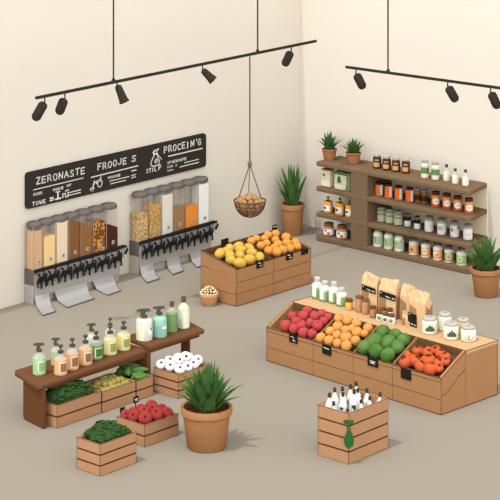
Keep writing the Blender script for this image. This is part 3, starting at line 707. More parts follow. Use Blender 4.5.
TO = [(-3.365, -3.88, .285, .046), (-3.31, -3.86, .313, .036), (-3.254, -3.893, .34, .037), (-3.335, -3.945, .30, .044), (-3.235, -3.958, .349, .038), (-3.20, -4.015, .362, .034), (-3.305, -4.038, .314, .050), (-3.222, -4.078, .354, .037), (-3.235, -4.135, .348, .034), (-3.365, -4.02, .284, .044), (-3.368, -4.11, .283, .045), (-3.300, -4.13, .316, .036), (-3.255, -3.99, .345, .034), (-3.34, -4.16, .298, .032), (-3.27, -4.165, .33, .03)]
AP, OR, GR, TO = [[(*rs(x, y), z + .003, r) for x, y, z, r in L] for L in (AP, OR, GR, TO)]
produce('apple', 'red apple in the leftmost bin of the long sloping stand', 'apple', 'red apples', AP, mk_apple((186, 76, 76)), zoff=.0, grow=1.12)
produce('orange', 'orange in the second bin of the long sloping stand', 'orange', 'oranges on the long stand', OR, mk_orange((226, 156, 86), (150, 92, 44)), grow=1.05)
produce('cabbage', 'round green cabbage in the third bin of the long sloping stand', 'cabbage', 'green cabbages', GR, mk_melon, grow=1.08)
produce('tomato', 'orange red tomato in the rightmost bin of the long sloping stand', 'tomato', 'tomatoes on the long stand', TO, mk_tomato, grow=1.12)

def price_tag(label, loc, w, h, facing, rows=2, stick=0, tiltx=0):
    t = thing('price_tag', label, 'price tag', loc, 'small black price tags')
    if facing == 'x':
        t.rotation_euler = (0, 0, PHI)
        MB().box(-.004, 0, -w / 2, w / 2, -h / 2, h / 2).build('card', BLACK, t, bevel=.001)
        at = WallX(-.0043)
    else:
        MB().box(-w / 2, w / 2, -.004, 0, -h / 2, h / 2).build('card', BLACK, t, bevel=.001)
        at = Wall(-.0043)
    mb = MB()
    if rows == 2:
        stroke(mb, [(-w * .3, h * .15), (-w * .05, h * .22), (w * .1, h * .05)], .004, at); stroke(mb, [(-w * .05, -h * .2), (w * .25, -h * .22)], .005, at)
    elif rows == 1: stroke(mb, [(-w * .32, h * .18), (w * .3, h * .12)], .005, at)
    elif rows == 3: stroke(mb, [(-w * .25, h * .1), (w * .28, h * .12), (-w * .2, -h * .12), (w * .2, -h * .15)], .0045, at)
    if rows: mb.build('chalk_mark', CHALK, t)
    if stick: MB().tube([(0, .002, -h / 2), (0, .002, -h / 2 - stick)], .004, 6).build('stick', BLACK, t)
    return t
price_tag('black price tag clipped below the red apples', (*rs(X0 - .005, -2.805), .232), .085, .062, 'x', 2)
price_tag('black price tag clipped below the oranges of the long stand', (*rs(X0 - .005, -3.146), .222), .09, .072, 'x', 1)
price_tag('black price tag clipped below the green cabbages', (*rs(X0 - .005, -3.60), .232), .10, .062, 'x', 3)
price_tag('blank dark tag clipped below the tomatoes', (*rs(X0 - .005, -3.915), .218), .095, .075, 'x', 0)

# counter goods: four green bottles
for i, (x, y, h, r) in enumerate([(*rs(-2.905, -2.578), .160, .043), (*rs(-2.915, -2.667), .150, .044), (*rs(-2.91, -2.757), .160, .042), (*rs(-2.92, -2.848), .135, .043)]):
    bottle(['green bottle with white shoulders, leftmost on the counter', 'green bottle with white shoulders, second on the counter', 'green bottle with white shoulders, third on the counter', 'shortest green bottle, beside the yellow jar'][i], (x, y, ZC), h, r,
        (146, 178, 116), (206, 200, 186), 'green bottles on the counter', sh=.66, neckr=.42, shoulder=(228, 226, 216), bands=[(.12, .56, (246, 246, 240), FX + .05, .42), (.0, .05, (104, 140, 84), 0, PI)])
jar('small yellow jar with a brown lid on the counter', (-2.93, -3.0, ZC), .082, .029, (232, 186, 86), (118, 78, 48), lidh=.26, lidr=.98, neck=.93)
for i, (x, y, h, r) in enumerate([(-2.915, -3.088, .118, .031), (-2.93, -3.158, .110, .028)]):
    jar(['left tall kraft paper canister with brown lid', 'right tall kraft paper canister with brown lid'][i], (x, y, ZC), h, r, (196, 148, 108), (128, 90, 62), 'kraft canisters', lidh=.16, lidr=.95, neck=.97)
jar('squat brown canister with dark lid beside the paper bags', (-2.965, -3.262, ZC), .085, .028, (168, 122, 86), (112, 76, 52), 'kraft canisters', lidh=.22, lidr=.85, bands=[(.2, .7, (184, 138, 100), FX + .3, .7)])
for i, (x, y, h) in enumerate([(-2.93, -3.325, .078), (-2.925, -3.385, .085), (-2.992, -3.345, .070), (-3.00, -3.408, .072), (-3.005, -3.468, .075)]):
    jar(['brown-lidded spice jar at the back left of the cluster', 'brown-lidded spice jar at the back right of the cluster', 'front left spice jar with green mark', 'front middle spice jar with brown ring mark', 'front right spice jar with green mark'][i],
        (x, y, ZC), h, .026, (246, 246, 238), (120, 80, 54), 'small white spice jars on the counter', lidh=.3, lidr=.85, neck=.9,
        emblem=[((124, 160, 84), .38, .028, .03, FX + .4)] if i in (0, 2, 4) else [((140, 96, 66), .38, .026, .028, FX + .4)])
# kraft paper bags
def kraft_bag(label, x, y, w, d, h, tagc=None, rot=0, seed=1, group='kraft paper bags on the counter'):
    t = thing('paper_bag', label, 'paper bag', (x, y, ZC), group, rot)
    rr = random.Random(seed)
    hb_ = h * .74; n = 9
    # box part with the crumpled, pinched top: rows of rings
    def ring(z, ww, dd, j):
        p = []
        for k in range(n): p.append((-dd / 2 + rr.uniform(-j, j), -ww / 2 + ww * k / (n - 1), z + rr.uniform(-j, j) * 1.3))
        for k in range(n): p.append((dd / 2 + rr.uniform(-j, j), ww / 2 - ww * k / (n - 1), z + rr.uniform(-j, j) * 1.3))
        return p
    rows = [ring(0, w, d, 0), ring(h * .3, w * 1.02, d * 1.04, .0015), ring(hb_, w * .98, d * .92, .003), ring(h * .86, w * .97, d * .5, .008), ring(h * .97, w * .96, d * .14, .015)]
    vs = [v for r0 in rows for v in r0]; m = 2 * n; fs = [tuple(range(m))[::-1], tuple(range(4 * m, 5 * m))]
    mi = [0, 0]
    for j in range(4):
        for k in range(m): fs.append((j * m + k, j * m + (k + 1) % m, (j + 1) * m + (k + 1) % m, (j + 1) * m + k))
    MB().add(vs, fs).build('bag_body', KRAFT, t)
    # side gusset, darker brown
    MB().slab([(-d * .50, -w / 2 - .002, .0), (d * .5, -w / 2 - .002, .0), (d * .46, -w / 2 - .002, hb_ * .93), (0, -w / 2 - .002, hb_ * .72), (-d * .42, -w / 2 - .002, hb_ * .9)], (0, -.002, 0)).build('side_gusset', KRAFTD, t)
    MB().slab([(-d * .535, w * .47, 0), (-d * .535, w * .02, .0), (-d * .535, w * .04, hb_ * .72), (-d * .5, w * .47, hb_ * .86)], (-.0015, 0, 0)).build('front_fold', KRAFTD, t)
    if tagc:
        y0, y1, z0, z1 = tagc
        MB().slab([(-d * .56, y0, z0), (-d * .56, y1, z0 - .012 * 1), (-d * .56, y1, z1 - .012), (-d * .56, y0, z1)], (-.003, 0, 0)).build('black_label', BLACK, t)
        mb = MB(); at = WallX(-d * .56 - .0032)
        stroke(mb, [(-y0 + .012, z1 - .012), (-y0 + .02, z1 - .015)], .005, at)
        stroke(mb, [(-(y0 * .6 + y1 * .4), z0 + .012), (-(y0 * .35 + y1 * .65), z0 + .006)], .005, at); stroke(mb, [(-(y0 * .2 + y1 * .8), z0 + .008), (-y1 - .008, z0 + .004)], .006, at)
        mb.build('label_writing', CHALK, t)
    return t
kraft_bag('leftmost tall kraft bag with a black label near its top', -2.857, -3.165, .150, .075, .285, (.065, -.065, .165, .205), seed=2)
kraft_bag('second tall kraft bag with a wide black label', -2.865, -3.345, .165, .08, .275, (.065, -.085, .150, .195), seed=5)
kraft_bag('third kraft bag without a label, behind the small crumpled bag', -2.847, -3.515, .130, .075, .255, None, seed=8)
kraft_bag('rightmost kraft bag with a black label low on its front', -2.912, -3.665, .150, .085, .255, (.080, .0, .012, .105), seed=11)
kraft_bag('small crumpled brown bag between the spice jars and tall bags', -2.937, -3.565, .075, .05, .085, None, seed=14)
kraft_bag('small narrow kraft bag behind the kraft canisters', -2.847, -3.060, .05, .04, .12, None, seed=17)
# lidded white jars
def mark_leaf(t, r, c, a, s):
    top = [(-1, -.45), (-.92, .15), (-.7, -.05), (-.5, .5), (-.28, .3), (0, .95), (.28, .3), (.5, .5), (.7, -.05), (.92, .15), (1, -.45)]
    mb = MB(); n = 24
    def tz(u):
        for (u0, v0), (u1, v1) in zip(top, top[1:]):
            if u0 <= u <= u1: return v0 + (v1 - v0) * (u - u0) / (u1 - u0)
        return -.45
    for i in range(n):
        u0 = -1 + 2 * i / n; u1 = u0 + 2 / n; um = (u0 + u1) / 2
        mb.arc(r, .048 - s * .62, .048 + s * tz(um), a + um * s / r, s / r / n * 1.02, .0012, n=1)
    mb.build('leaf_print', C_(c), t)
def canister(label, x, y, h, r, body, mark=None, fillz=None):
    t = thing('canister', label, 'jar', (x, y, ZC), 'wide lidded jars at the end of the counter')
    r *= 1.0
    MB().lathe([(r * .84, 0), (r * .96, .004), (r, .014), (r, h * .66), (r * .94, h * .74), (r * .8, h * .79)], n=24).build('body', C_(body), t, smooth=True)
    MB().lathe([(r * .82, h * .79), (r * .86, h * .80), (r * .86, h * .92), (r * .78, h * .95), (r * .60, h * .95), (r * .58, h * .93), (.001, h * .93)], n=24).build('lid', C_((204, 200, 190), 1.0), t, smooth=True)
    MB().lathe([(r * .87, h * .80), (r * .9, h * .81), (r * .9, h * .84), (r * .87, h * .85)], n=24).build('lid_ring', C_((168, 162, 152)), t, smooth=True)
    MB().tube([(-r * .3, 0, h * .93), (-r * .2, 0, h * .99), (r * .2, 0, h), (r * .3, 0, h * .93)], .005, 6).build('lid_handle', C_((186, 180, 170)), t)
    if mark: mark_leaf(t, r * 1.005, mark, FX + .72, r * .62)
    return t
canister('white lidded jar with a green leaf print, next to the last bag', -2.995, -3.810, .125, .056, (240, 239, 220), (78, 108, 54))
canister('cream lidded jar behind the green leaf jar', -2.862, -3.850, .135, .050, (236, 234, 214))
canister('white lidded jar with a grey leaf print, middle front', -2.995, -4.005, .125, .056, (240, 239, 220), (96, 92, 78))
canister('tan jar with a pale lid behind the grey leaf jar', -2.852, -4.005, .120, .050, (222, 188, 146))
t = canister('white lidded jar with a little cup drawing, last on the counter', -2.95, -4.125, .110, .055, (240, 239, 220))
squiggle(t, .0565, [(-.03, .045), (-.026, .025), (-.008, .018), (.014, .018), (.03, .026), (.034, .045)], FX + .72, (110, 104, 84), .004)
emb(t, .0565, .038, FX + .68, .018, .034, (196, 186, 120))

# ------------------------------------------------------------------ centre fruit display
D = thing('fruit_display', 'wooden box display with two sloping fruit bins near the dispensers', 'display stand', (-1.965, -1.2, 0))
def dp(mb, name, m, **kw):
    o = mb.build(name, m, D, **kw); o.location = (1.965, 1.2, 0); return o
dx0, dx1, dxm, dyf, dyb = -2.43, -1.50, -1.972, -1.40, -1.0; zf, zb_ = .30, .388
def dz(y): return zf + (y - dyf) * (zb_ - zf) / (dyb - dyf)
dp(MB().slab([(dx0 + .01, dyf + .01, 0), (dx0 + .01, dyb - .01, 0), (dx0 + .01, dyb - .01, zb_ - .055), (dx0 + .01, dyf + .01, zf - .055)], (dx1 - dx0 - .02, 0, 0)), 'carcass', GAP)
for a, b in ((dx0, dxm - .002), (dxm + .002, dx1)):
    for z0, z1 in ((.002, .096), (.101, .190), (.195, zf + .002)):
        dp(MB().box(a, b, dyf, dyf + .01, z0, z1), 'front_board', STAND)
    dp(MB().slab([(a + .012, dyf + .0105, zf - .045), (a + .012, dyb - .0105, zb_ - .045), (a + .012, dyb - .0105, zb_ - .053), (a + .012, dyf + .0105, zf - .053)], (b - a - .024, 0, 0)), 'bin_floor', BIN)
for x, w in ((dx0 + .0005, .012), (dxm - .008, .016), (dx1 - .0125, .012)):
    dp(MB().slab([(x, dyf + .0105, zf - .05), (x, dyb - .0105, zb_ - .05), (x, dyb - .0105, zb_ + .003), (x, dyf + .0105, dz(dyf + .01) + .003)], (w, 0, 0)), 'bin_divider', BIN)
for x, s in ((dx0, -1), (dx1, 1)):
    dp(MB().slab([(x, dyf, .002), (x, dyb, .002), (x, dyb, .095), (x, dyf, .095)], (.009 * s, 0, 0)), 'end_board', STAND)
    dp(MB().slab([(x, dyf, .100), (x, dyb, .100), (x, dyb, .268), (x, dyb - .13, .255), (x, dyf, .232 + .03)], (.009 * s, 0, 0)), 'end_board', STAND)
    dp(MB().slab([(x, dyf, .2625), (x, dyb - .13, .2575), (x, dyb, .273), (x, dyb, zb_ + .003), (x, dyf, zf + .003)], (.009 * s, 0, 0)), 'end_board', STAND)
dp(MB().box(dx0, dx1, dyb - .01, dyb, .002, zb_ + .006), 'rear_panel', BIN)
xa, xb = dx0 - .0095, dx1 + .0095
outlines([[(xa, dyf, .003), (xa, dyf, zf + .004), (xa, dyb, zb_ + .005), (xa, dyb, .003), (xa, dyf, .003), (xb, dyf, .003), (xb, dyf, zf + .004), (xb, dyb, zb_ + .005)], [(xa, dyf, zf + .003), (xb, dyf, zf + .003)], [(xa, dyb, zb_ + .006), (xb, dyb, zb_ + .006)], [(dxm, dyf, .003), (dxm, dyf, zf + .003), (dxm, dyb, zb_ + .004)]], D, (1.965, 1.2, 0))
YE = [(-2.345, -1.13, .373, .045), (-2.19, -1.095, .378, .042), (-2.30, -1.2, .361, .045), (-2.085, -1.10, .376, .043), (-2.03, -1.175, .366, .040), (-2.215, -1.235, .349, .045), (-2.09, -1.253, .347, .045), (-2.36, -1.265, .344, .042), (-2.325, -1.335, .325, .048), (-2.205, -1.335, .332, .046), (-2.085, -1.34, .329, .043), (-2.27, -1.13, .37, .04), (-2.14, -1.17, .37, .04)]
produce('mango', 'golden yellow mango in the left bin of the box display', 'mango', 'yellow mangoes', YE, mk_mango, grow=1.1)
CO = [(-1.90, -1.08, .383, .034), (-1.815, -1.065, .385, .033), (-1.661, -1.06, .385, .036), (-1.579, -1.075, .383, .036), (-1.55, -1.17, .364, .039), (-1.745, -1.095, .377, .034), (-1.676, -1.158, .364, .034), (-1.81, -1.175, .359, .035), (-1.73, -1.235, .348, .038), (-1.64, -1.255, .345, .040), (-1.885, -1.178, .359, .035), (-1.905, -1.281, .339, .036), (-1.87, -1.345, .332, .038), (-1.782, -1.335, .331, .038), (-1.61, -1.345, .330, .036), (-1.70, -1.345, .329, .036), (-1.56, -1.28, .342, .035), (-1.81, -1.265, .342, .034)]
produce('orange', 'bright orange in the right bin of the box display', 'orange', 'oranges in the box display', CO, mk_orange((228, 154, 74), (150, 96, 40)), grow=1.08)
price_tag('price tag on the front edge below the mangoes', (-2.151, dyf - .002, .295), .085, .065, 'y', 2)
price_tag('price tag on the front edge below the box display oranges', (-1.775, dyf - .002, .288), .09, .06, 'y', 2)
price_tag('blank black clip at the right front corner of the box display', (-1.575, dyf - .002, .287), .09, .045, 'y', 0)
price_tag('blank black tag standing at the rear of the mango bin', (-2.16, dyb - .012, .415), .09, .055, 'y', 0)
price_tag('little tag at the rear right corner of the box display', (-1.52, dyb - .012, .42), .06, .045, 'y', 1)

# ------------------------------------------------------------------ crates
def crate(label, x0, x1, y0, y1, h, rows, inner=.5, post=True, holes=False):
    """y0 is the near (front) side"""
    cx, cy = (x0 + x1) / 2, (y0 + y1) / 2; t = thing('wooden_crate', label, 'crate', (cx, cy, 0), 'slatted wooden crates')
    w, d = (x1 - x0) / 2, (y1 - y0) / 2; th = .011; gap = .0065; bh = (h - gap * (rows - 1)) / rows
    for nm, bx in (('front_panel', (-w, w, -d, -d + th)), ('rear_panel', (-w, w, d - th, d)), ('left_panel', (-w - .001, -w + th, -d + .004, d - .004)), ('right_panel', (w - th, w + .001, -d + .004, d - .004))):
        mb = MB()
        for k in range(rows):
            e = [R.uniform(0, .003) for _ in range(2)]
            a = list(bx)
            if nm in ('front_panel', 'rear_panel'): a[0] += e[0] * .0; a[1] -= e[1]
            mb.box(*a, k * (bh + gap), k * (bh + gap) + bh)
        mb.build(nm, CRATE, t, bevel=.0025)
    mb = MB(); li = th + .0015
    zt = h * inner
    mb.box(-w + li, w - li, -d + li, d - li, .006, zt)
    for sx in (-1, 1):
        for sy in (-1, 1):
            xa, xb = sorted((sx * (w - li), sx * (w - li - .018))); ya, yb = sorted((sy * (d - li), sy * (d - li - .018)))
            mb.box(xa, xb, ya, yb, zt, h - .006)
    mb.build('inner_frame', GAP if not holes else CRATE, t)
    sg = []
    for k in range(rows):
        za, zb = k * (bh + gap), k * (bh + gap) + bh
        sg.append([(-w - .001, d, zb), (-w - .001, -d, zb), (w, -d, zb), (w, -d, za), (-w - .001, -d, za), (-w - .001, d, za), (-w - .001, d, zb)]); sg.append([(-w - .001, -d, za), (-w - .001, -d, zb)])
    sg.append([(w, -d, h), (w, d, h), (-w, d, h)])
    outlines(sg, t, r=.0017)
    return t
def leafpile(label, cx, cy, wx, wy, z, hh, seed, base):
    rr = random.Random(seed); mb = MB()
    mb.lathe([(.92, base - z), (.98, -.002), (.86, hh * .45), (.5, hh * .75), (.001, hh * .85)], sx=wx * 1.0, sy=wy * 1.0, n=20)
    for i in range(150):
        a = rr.uniform(0, 2 * PI); q = math.sqrt(rr.random()) * .96
        # squarish footprint
        k = 1 / max(abs(math.cos(a)), abs(math.sin(a))) * .86
        x, y = q * math.cos(a) * wx * min(k, 1.18), q * math.sin(a) * wy * min(k, 1.18)
        zz = hh * (1 - q * q * .78) * rr.uniform(.75, 1.02) + .002
        s = rr.uniform(.018, .032); rot = Matrix.Rotation(rr.uniform(0, 6.28), 3, 'Z') @ Matrix.Rotation(rr.uniform(-.7, .7), 3, 'X')
        mb.ball((x, y, zz), s * 1.15, s * .75, s * .28, 8, 5, rot=rot)
    o = mb.build('leafy_greens', DGREEN, loc=(cx, cy, z), smooth=True)
    tag(o, label, 'leafy greens', kind='stuff')
crate('crate of dark greens at the left, partly under the bench', -5.413, -4.993, -2.446, -2.18, .155, 2, .55)
leafpile('dark spinach leaves heaped in the crate under the bench', -5.203, -2.313, .195, .120, .140, .125, 3, .092)
crate('crate of small olive potatoes in the row by the bench', -4.985, -4.652, -2.446, -2.19, .146, 2, .6)
crate('crate of green cucumbers, rightmost of the row by the bench', -4.645, -4.475, -2.446, -2.19, .14, 2, .6)
crate('crate of white mushrooms behind the large agave', -4.415, -4.10, -2.64, -2.395, .175, 3, .6)
crate('front left crate heaped with dark greens', -5.84, -5.512, -3.312, -3.095, .203, 3, .6)
leafpile('dark spinach leaves heaped in the front left crate', -5.676, -3.203, .148, .094, .182, .105, 8, .13)
crate('crate of red tomatoes beside the large agave', -5.27, -4.945, -3.15, -2.885, .146, 2, .5)
crate('tall crate of white bottles standing alone at the front', -4.605, -4.19, -4.368, -4.105, .333, 4, .35, holes=True)

def mk_potato():
    return MB().ball((0, 0, 0), 1.1, .95, .9, 12, 8).build('potato', C_((174, 160, 88), 1.1), smooth=True)
PO = []
pr = random.Random(12)
for j in range(5):
    for i in range(7):
        PO.append((-4.955 + .030 + i * .040 + (.016 if j % 2 else 0) + pr.uniform(-.006, .006) - .012, -2.408 + j * .044 + pr.uniform(-.006, .006), .127 + (.022 if 0 < j < 4 and 0 < i < 6 else 0) + pr.uniform(.0, .012), pr.uniform(.022, .026)))
produce('potato', 'small round olive potato in the middle crate by the bench', 'potato', 'small olive potatoes', PO, mk_potato, grow=1.08)
def mk_cuke():
    pts = [Vector((-1 + 2 * k / 8, .22 * (1 - (-1 + 2 * k / 8) ** 2), 0)) for k in range(9)]
    rs = [.08, .2, .27, .3, .3, .3, .27, .2, .08]
    o = MB().tube(pts, rs, 10).build('cucumber', C_((110, 152, 80), .95), smooth=True)
    MB().tube([(-1.0, 0, 0), (-1.12, -.03, .02), (-1.22, -.02, .06)], [.06, .05, .05], 6).build('stem', C_((72, 116, 48)), o); return o
src = None
for i, (x, y, z, L, a, b) in enumerate([(-4.56, -2.22, .15, .075, .3, .1), (-4.57, -2.26, .158, .08, .1, -.05), (-4.565, -2.30, .165, .085, .25, .0), (-4.555, -2.34, .16, .08, .05, .08), (-4.565, -2.385, .15, .078, .2, -.04), (-4.56, -2.42, .14, .075, .05, 0), (-4.53, -2.28, .185, .07, -.5, .1), (-4.60, -2.33, .182, .075, .7, -.1), (-4.53, -2.37, .178, .065, -.3, .12), (-4.60, -2.40, .16, .06, 1.1, 0)]):
    if src is None:
        src = tag(mk_cuke(), 'green cucumber heaped in the crate right of the potatoes', 'cucumber', 'green cucumbers'); src.location = (x, y, z); src.rotation_euler = (0, b, a); src.scale = (L, L, L)
    else: dup(src, (x, y, z), (0, b, a), L)
def mk_mush():
    o = MB().lathe([(.001, -.45), (.35, -.46), (.55, -.3), (.9, -.25), (1.0, -.05), (.92, .25), (.7, .45), (.42, .5), (.3, .42), (.001, .36)], n=18).build('mushroom', C_((249, 249, 243), 1.08), smooth=True)
    MB().lathe([(.26, .40), (.25, .47), (.12, .50), (.001, .5)], n=12).build('stem_end', C_((92, 84, 72)), o); return o
src = None
for i, (x, y, z, r) in enumerate([(-4.375, -2.43, .195, .042), (-4.285, -2.425, .20, .042), (-4.20, -2.43, .2, .042), (-4.135, -2.475, .198, .04), (-4.14, -2.57, .2, .040), (-4.37, -2.52, .20, .042), (-4.365, -2.603, .195, .042), (-4.29, -2.61, .198, .040), (-4.215, -2.605, .198, .042), (-4.285, -2.52, .222, .040), (-4.205, -2.51, .225, .042)]):
    ro = (R.uniform(.0, .9), R.uniform(-.7, .2), R.uniform(-.3, .3)); ro = (.55 + R.uniform(-.25, .25), -.45 + R.uniform(-.25, .25), R.uniform(-.3, .3))
    if src is None:
        src = tag(mk_mush(), 'white mushroom with a dark stem end, heaped in its crate', 'mushroom', 'white mushrooms'); src.location = (x, y, z); src.rotation_euler = ro; src.scale = (r,) * 3
    else: dup(src, (x, y, z), ro, r)
def mk_redtom():
    o = MB().lathe([(.001, -.78), (.45, -.8), (.85, -.45), (1.0, .0), (.92, .42), (.6, .74), (.28, .78), (.001, .7)], n=20).build('tomato', C_((184, 72, 68), .95), smooth=True)
    MB().lathe([(.24, .74), (.2, .81), (.08, .86), (.001, .87)], n=10).build('stem_end', C_((84, 40, 38)), o)
    MB().lathe([(.46, .775), (.5, .775), (.5, .785), (.46, .785)], n=18, closed=True).build('shoulder_ring', C_((150, 44, 44)), o); return o
src = None
for i, (x, y, z, r) in enumerate([(-5.225, -2.925, .155, .038), (-5.155, -2.925, .155, .037), (-5.08, -2.925, .155, .038), (-5.0, -2.945, .16, .045), (-5.22, -3.0, .162, .043), (-5.14, -3.01, .172, .044), (-5.055, -3.015, .17, .042), (-4.985, -3.03, .158, .038), (-5.20, -3.085, .163, .048), (-5.10, -3.098, .165, .048), (-5.01, -3.105, .155, .040)]):
    ro = (.7 + R.uniform(-.5, .3), -.6 + R.uniform(-.3, .5), 0)
    if src is None:
        src = tag(mk_redtom(), 'red tomato with a dark stem end in the crate beside the large agave', 'tomato', 'red tomatoes in the crate'); src.location = (x, y, z); src.rotation_euler = ro; src.scale = (r,) * 3
    else: dup(src, (x, y, z), ro, r)
price_tag('small black tag on a stick at the back of the front left crate', (-5.66, -3.108, .245), .05, .045, 'y', 3, .04)
price_tag('small black tag on a stick behind the red tomatoes', (-5.085, -2.88, .215), .05, .045, 'y', 3, .07)
price_tag('dark clip at the left rim of the red tomato crate', (-5.215, -2.88, .175), .045, .04, 'y', 0, .02)

# bottles in the tall crate
gb = random.Random(5)
src = None
BP = [(-4.54, -4.135), (-4.46, -4.135), (-4.38, -4.14), (-4.30, -4.135), (-4.24, -4.15), (-4.545, -4.215), (-4.47, -4.21), (-4.39, -4.22), (-4.31, -4.21), (-4.24, -4.23), (-4.53, -4.30), (-4.45, -4.30), (-4.37, -4.30), (-4.29, -4.30), (-4.235, -4.315)]
for i, (x, y) in enumerate(BP):
    z = .150 + gb.uniform(-.03, .012); ro = (gb.uniform(-.07, .07), gb.uniform(-.07, .07), gb.uniform(0, 6)); s = gb.uniform(.9, 1.03)
    if i in (10, 11, 12, 13): s *= .82
    if src is None:
        src = bottle('white bottle with a dark cap packed in the tall front crate', (x, y, z), .258, .029, (244, 244, 236), (70, 62, 54), 'white bottles in the tall crate', zneck=.86, sh=.68, neckr=.30, name='white_bottle', marks=[((80, 90, 84), .60, .026, .02, FX + .8), ((80, 90, 84), .60, .03, .02, FX + 2.9)])
        src.rotation_euler = ro
    else: dup(src, (x, y, z), ro, s)
# green leaf tag hanging at the corner of the tall crate
t = thing('leaf_tag', 'green pear shaped leaf tag hanging on the corner of the tall crate', 'tag', (-4.613, -4.374, .28))
ax = Vector((.7, -.7, 0)); nn = Vector((-.7, -.7, 0))
def lt(pts, th, name, m):
    MB().slab([ax * u + Vector((0, 0, v)) + nn * .004 for u, v in pts], nn * th).build(name, m, t)
GT = C_((52, 98, 50))
lt([(.0, -.055), (.018, -.062), (.030, -.095), (.034, -.125), (.024, -.155), (.0, -.168), (-.024, -.155), (-.034, -.125), (-.030, -.095), (-.016, -.062)], .010, 'pear_shape', GT)
lt([(-.038, .012), (-.02, .02), (.0, .01), (.022, .02), (.034, .008), (.024, -.012), (.008, -.012), (-.014, -.01), (-.034, -.004)], .006, 'leaf_bow', GT)
lt([(-.014, -.01), (-.008, -.01), (-.006, -.06), (-.014, -.06)], .004, 'string', GT); lt([(.006, -.01), (.012, -.01), (.014, -.06), (.006, -.06)], .004, 'string', GT)

# ------------------------------------------------------------------ benches
bt = thing('bench', 'long low dark brown bench holding the spray and pump bottles', 'bench', (-4.95, -2.2, 0), 'dark brown benches')
def bp(t, off, mb, name, m, **kw): o = mb.build(name, m, t, **kw); o.location = off; return o
bp(bt, (4.95, 2.2, 0), MB().prism([(-5.50, -2.385), (-5.525, -2.36), (-5.43, -2.03), (-5.40, -2.0), (-4.466, -2.01), (-4.466, -2.365)], .275, .305), 'bench_top', BENCH, bevel=.006)
bp(bt, (4.95, 2.2, 0), MB().slab([(-5.488, -2.39, .012), (-5.488, -2.38, 0), (-5.446, -2.15, 0), (-5.443, -2.13, .02), (-5.443, -2.13, .2745), (-5.486, -2.375, .2745), (-5.490, -2.39, .2)], (.03, 0, 0)), 'leg_panel', BENCHL, bevel=.004)
bp(bt, (4.95, 2.2, 0), MB().box(-5.41, -4.47, -2.36, -2.345, .252, .2745), 'front_apron', BENCHL)
b2 = thing('bench', 'short dark brown bench with four bottles beside the longer bench', 'bench', (-4.15, -2.25, 0), 'dark brown benches')
bp(b2, (4.15, 2.25, 0), MB().prism([(-4.455, -2.385), (-3.90, -2.405), (-3.88, -2.39), (-3.81, -2.17), (-3.84, -2.15), (-4.40, -2.06)], .303, .333), 'bench_top', BENCH, bevel=.006)
bp(b2, (4.15, 2.25, 0), MB().box(-4.462, -4.432, -2.38, -2.08, 0, .3025), 'leg_panel', BENCHL, bevel=.004)
bp(b2, (4.15, 2.25, 0), MB().box(-4.43, -3.92, -2.378, -2.365, .280, .3025), 'front_apron', BENCHL)
bp(b2, (4.15, 2.25, 0), MB().box(-3.90, -3.872, -2.24, -2.17, 0, .3025), 'rear_leg', BENCHL)

ZB = .3055; G = (84, 84, 72)
def lab(c, z0=.14, z1=.46): return [(z0 - .03, z1 + .03, (240, 236, 220), FY - .35, .62), (z0, z1, c, FY - .25, .5)]
def lbottle(label, x, y, h, r, liq, labc, top, z=ZB, **kw):
    t = bottle(label, (x, y, z), h, r, (0, 0, 0), G, 'cleaning bottles on the benches', glass=True, fill=liq, lev=kw.pop('lev', .98), sh=kw.pop('sh', .58), neckr=kw.pop('neckr', .3), top=top, **kw)
    if labc:
        MB().arc(r * 1.005, h * .10, h * .45, FY - .35, .62, .001, n=12).build('label_border', C_((240, 236, 220)), t)
        MB().arc(r * 1.005 + .0012, h * .13, h * .42, FY - .28, .5, .001, n=12).build('label_band', C_(labc), t)
    return t
lbottle('light green spray bottle at the left end of the long bench', -5.345, -2.19, .215, .046, (172, 212, 150), (140, 186, 124), 'spray')
lbottle('peach pump bottle with brown label, leftmost of three', -5.250, -2.305, .205, .046, (244, 184, 124), (156, 112, 74), 'pump')
lbottle('peach pump bottle with brown label, middle of three', -5.115, -2.280, .215, .045, (244, 184, 124), (156, 112, 74), 'pump')
lbottle('peach pump bottle with brown label, right of three', -4.980, -2.273, .207, .047, (244, 184, 124), (156, 112, 74), 'pump')
lbottle('dark green pump bottle with green label', -4.845, -2.240, .195, .048, (98, 146, 68), (82, 126, 58), 'pump')
lbottle('pale yellow pump bottle with olive label, left of two', -4.700, -2.235, .205, .048, (240, 232, 142), (158, 166, 86), 'pump')
lbottle('pale yellow pump bottle with olive label, right of two', -4.560, -2.230, .203, .048, (240, 232, 142), (158, 166, 86), 'pump')
lbottle('green spray bottle half hidden behind the peach bottles', -5.13, -2.13, .19, .038, (184, 212, 164), None, 'spray')
lbottle('white spray bottle behind the dark green bottle', -4.745, -2.09, .20, .040, (232, 236, 222), None, 'spray')
lbottle('white pump bottle behind the pale yellow bottles', -4.57, -2.10, .205, .036, (232, 236, 222), None, 'pump')
ZB2 = .3335
t = bottle('large white spray bottle on the short bench', (-4.365, -2.245, ZB2), .225, .060, (228, 224, 208), G, 'cleaning bottles on the benches', sh=.66, neckr=.28, top='spray', bands=[(.04, .50, (242, 240, 214), FX + .2, .55)], marks=[((250, 250, 246), .34, .055, .065, FY + .05), ((88, 138, 108), .40, .022, .024, FY + .15)])
t = bottle('teal spray bottle on the short bench', (-4.235, -2.275, ZB2), .222, .053, (158, 204, 184), G, 'cleaning bottles on the benches', sh=.62, neckr=.28, top='spray', bands=[(.04, .40, (140, 190, 170), FY - .9, .5)], marks=[((246, 250, 246), .34, .05, .022, FY - .05)])
bottle('tall bottle of green liquid on the short bench', (-4.085, -2.255, ZB2), .222, .043, (0, 0, 0), G, 'cleaning bottles on the benches', glass=True, fill=(98, 150, 70), lev=.98, sh=.68, neckr=.3, top='cap')
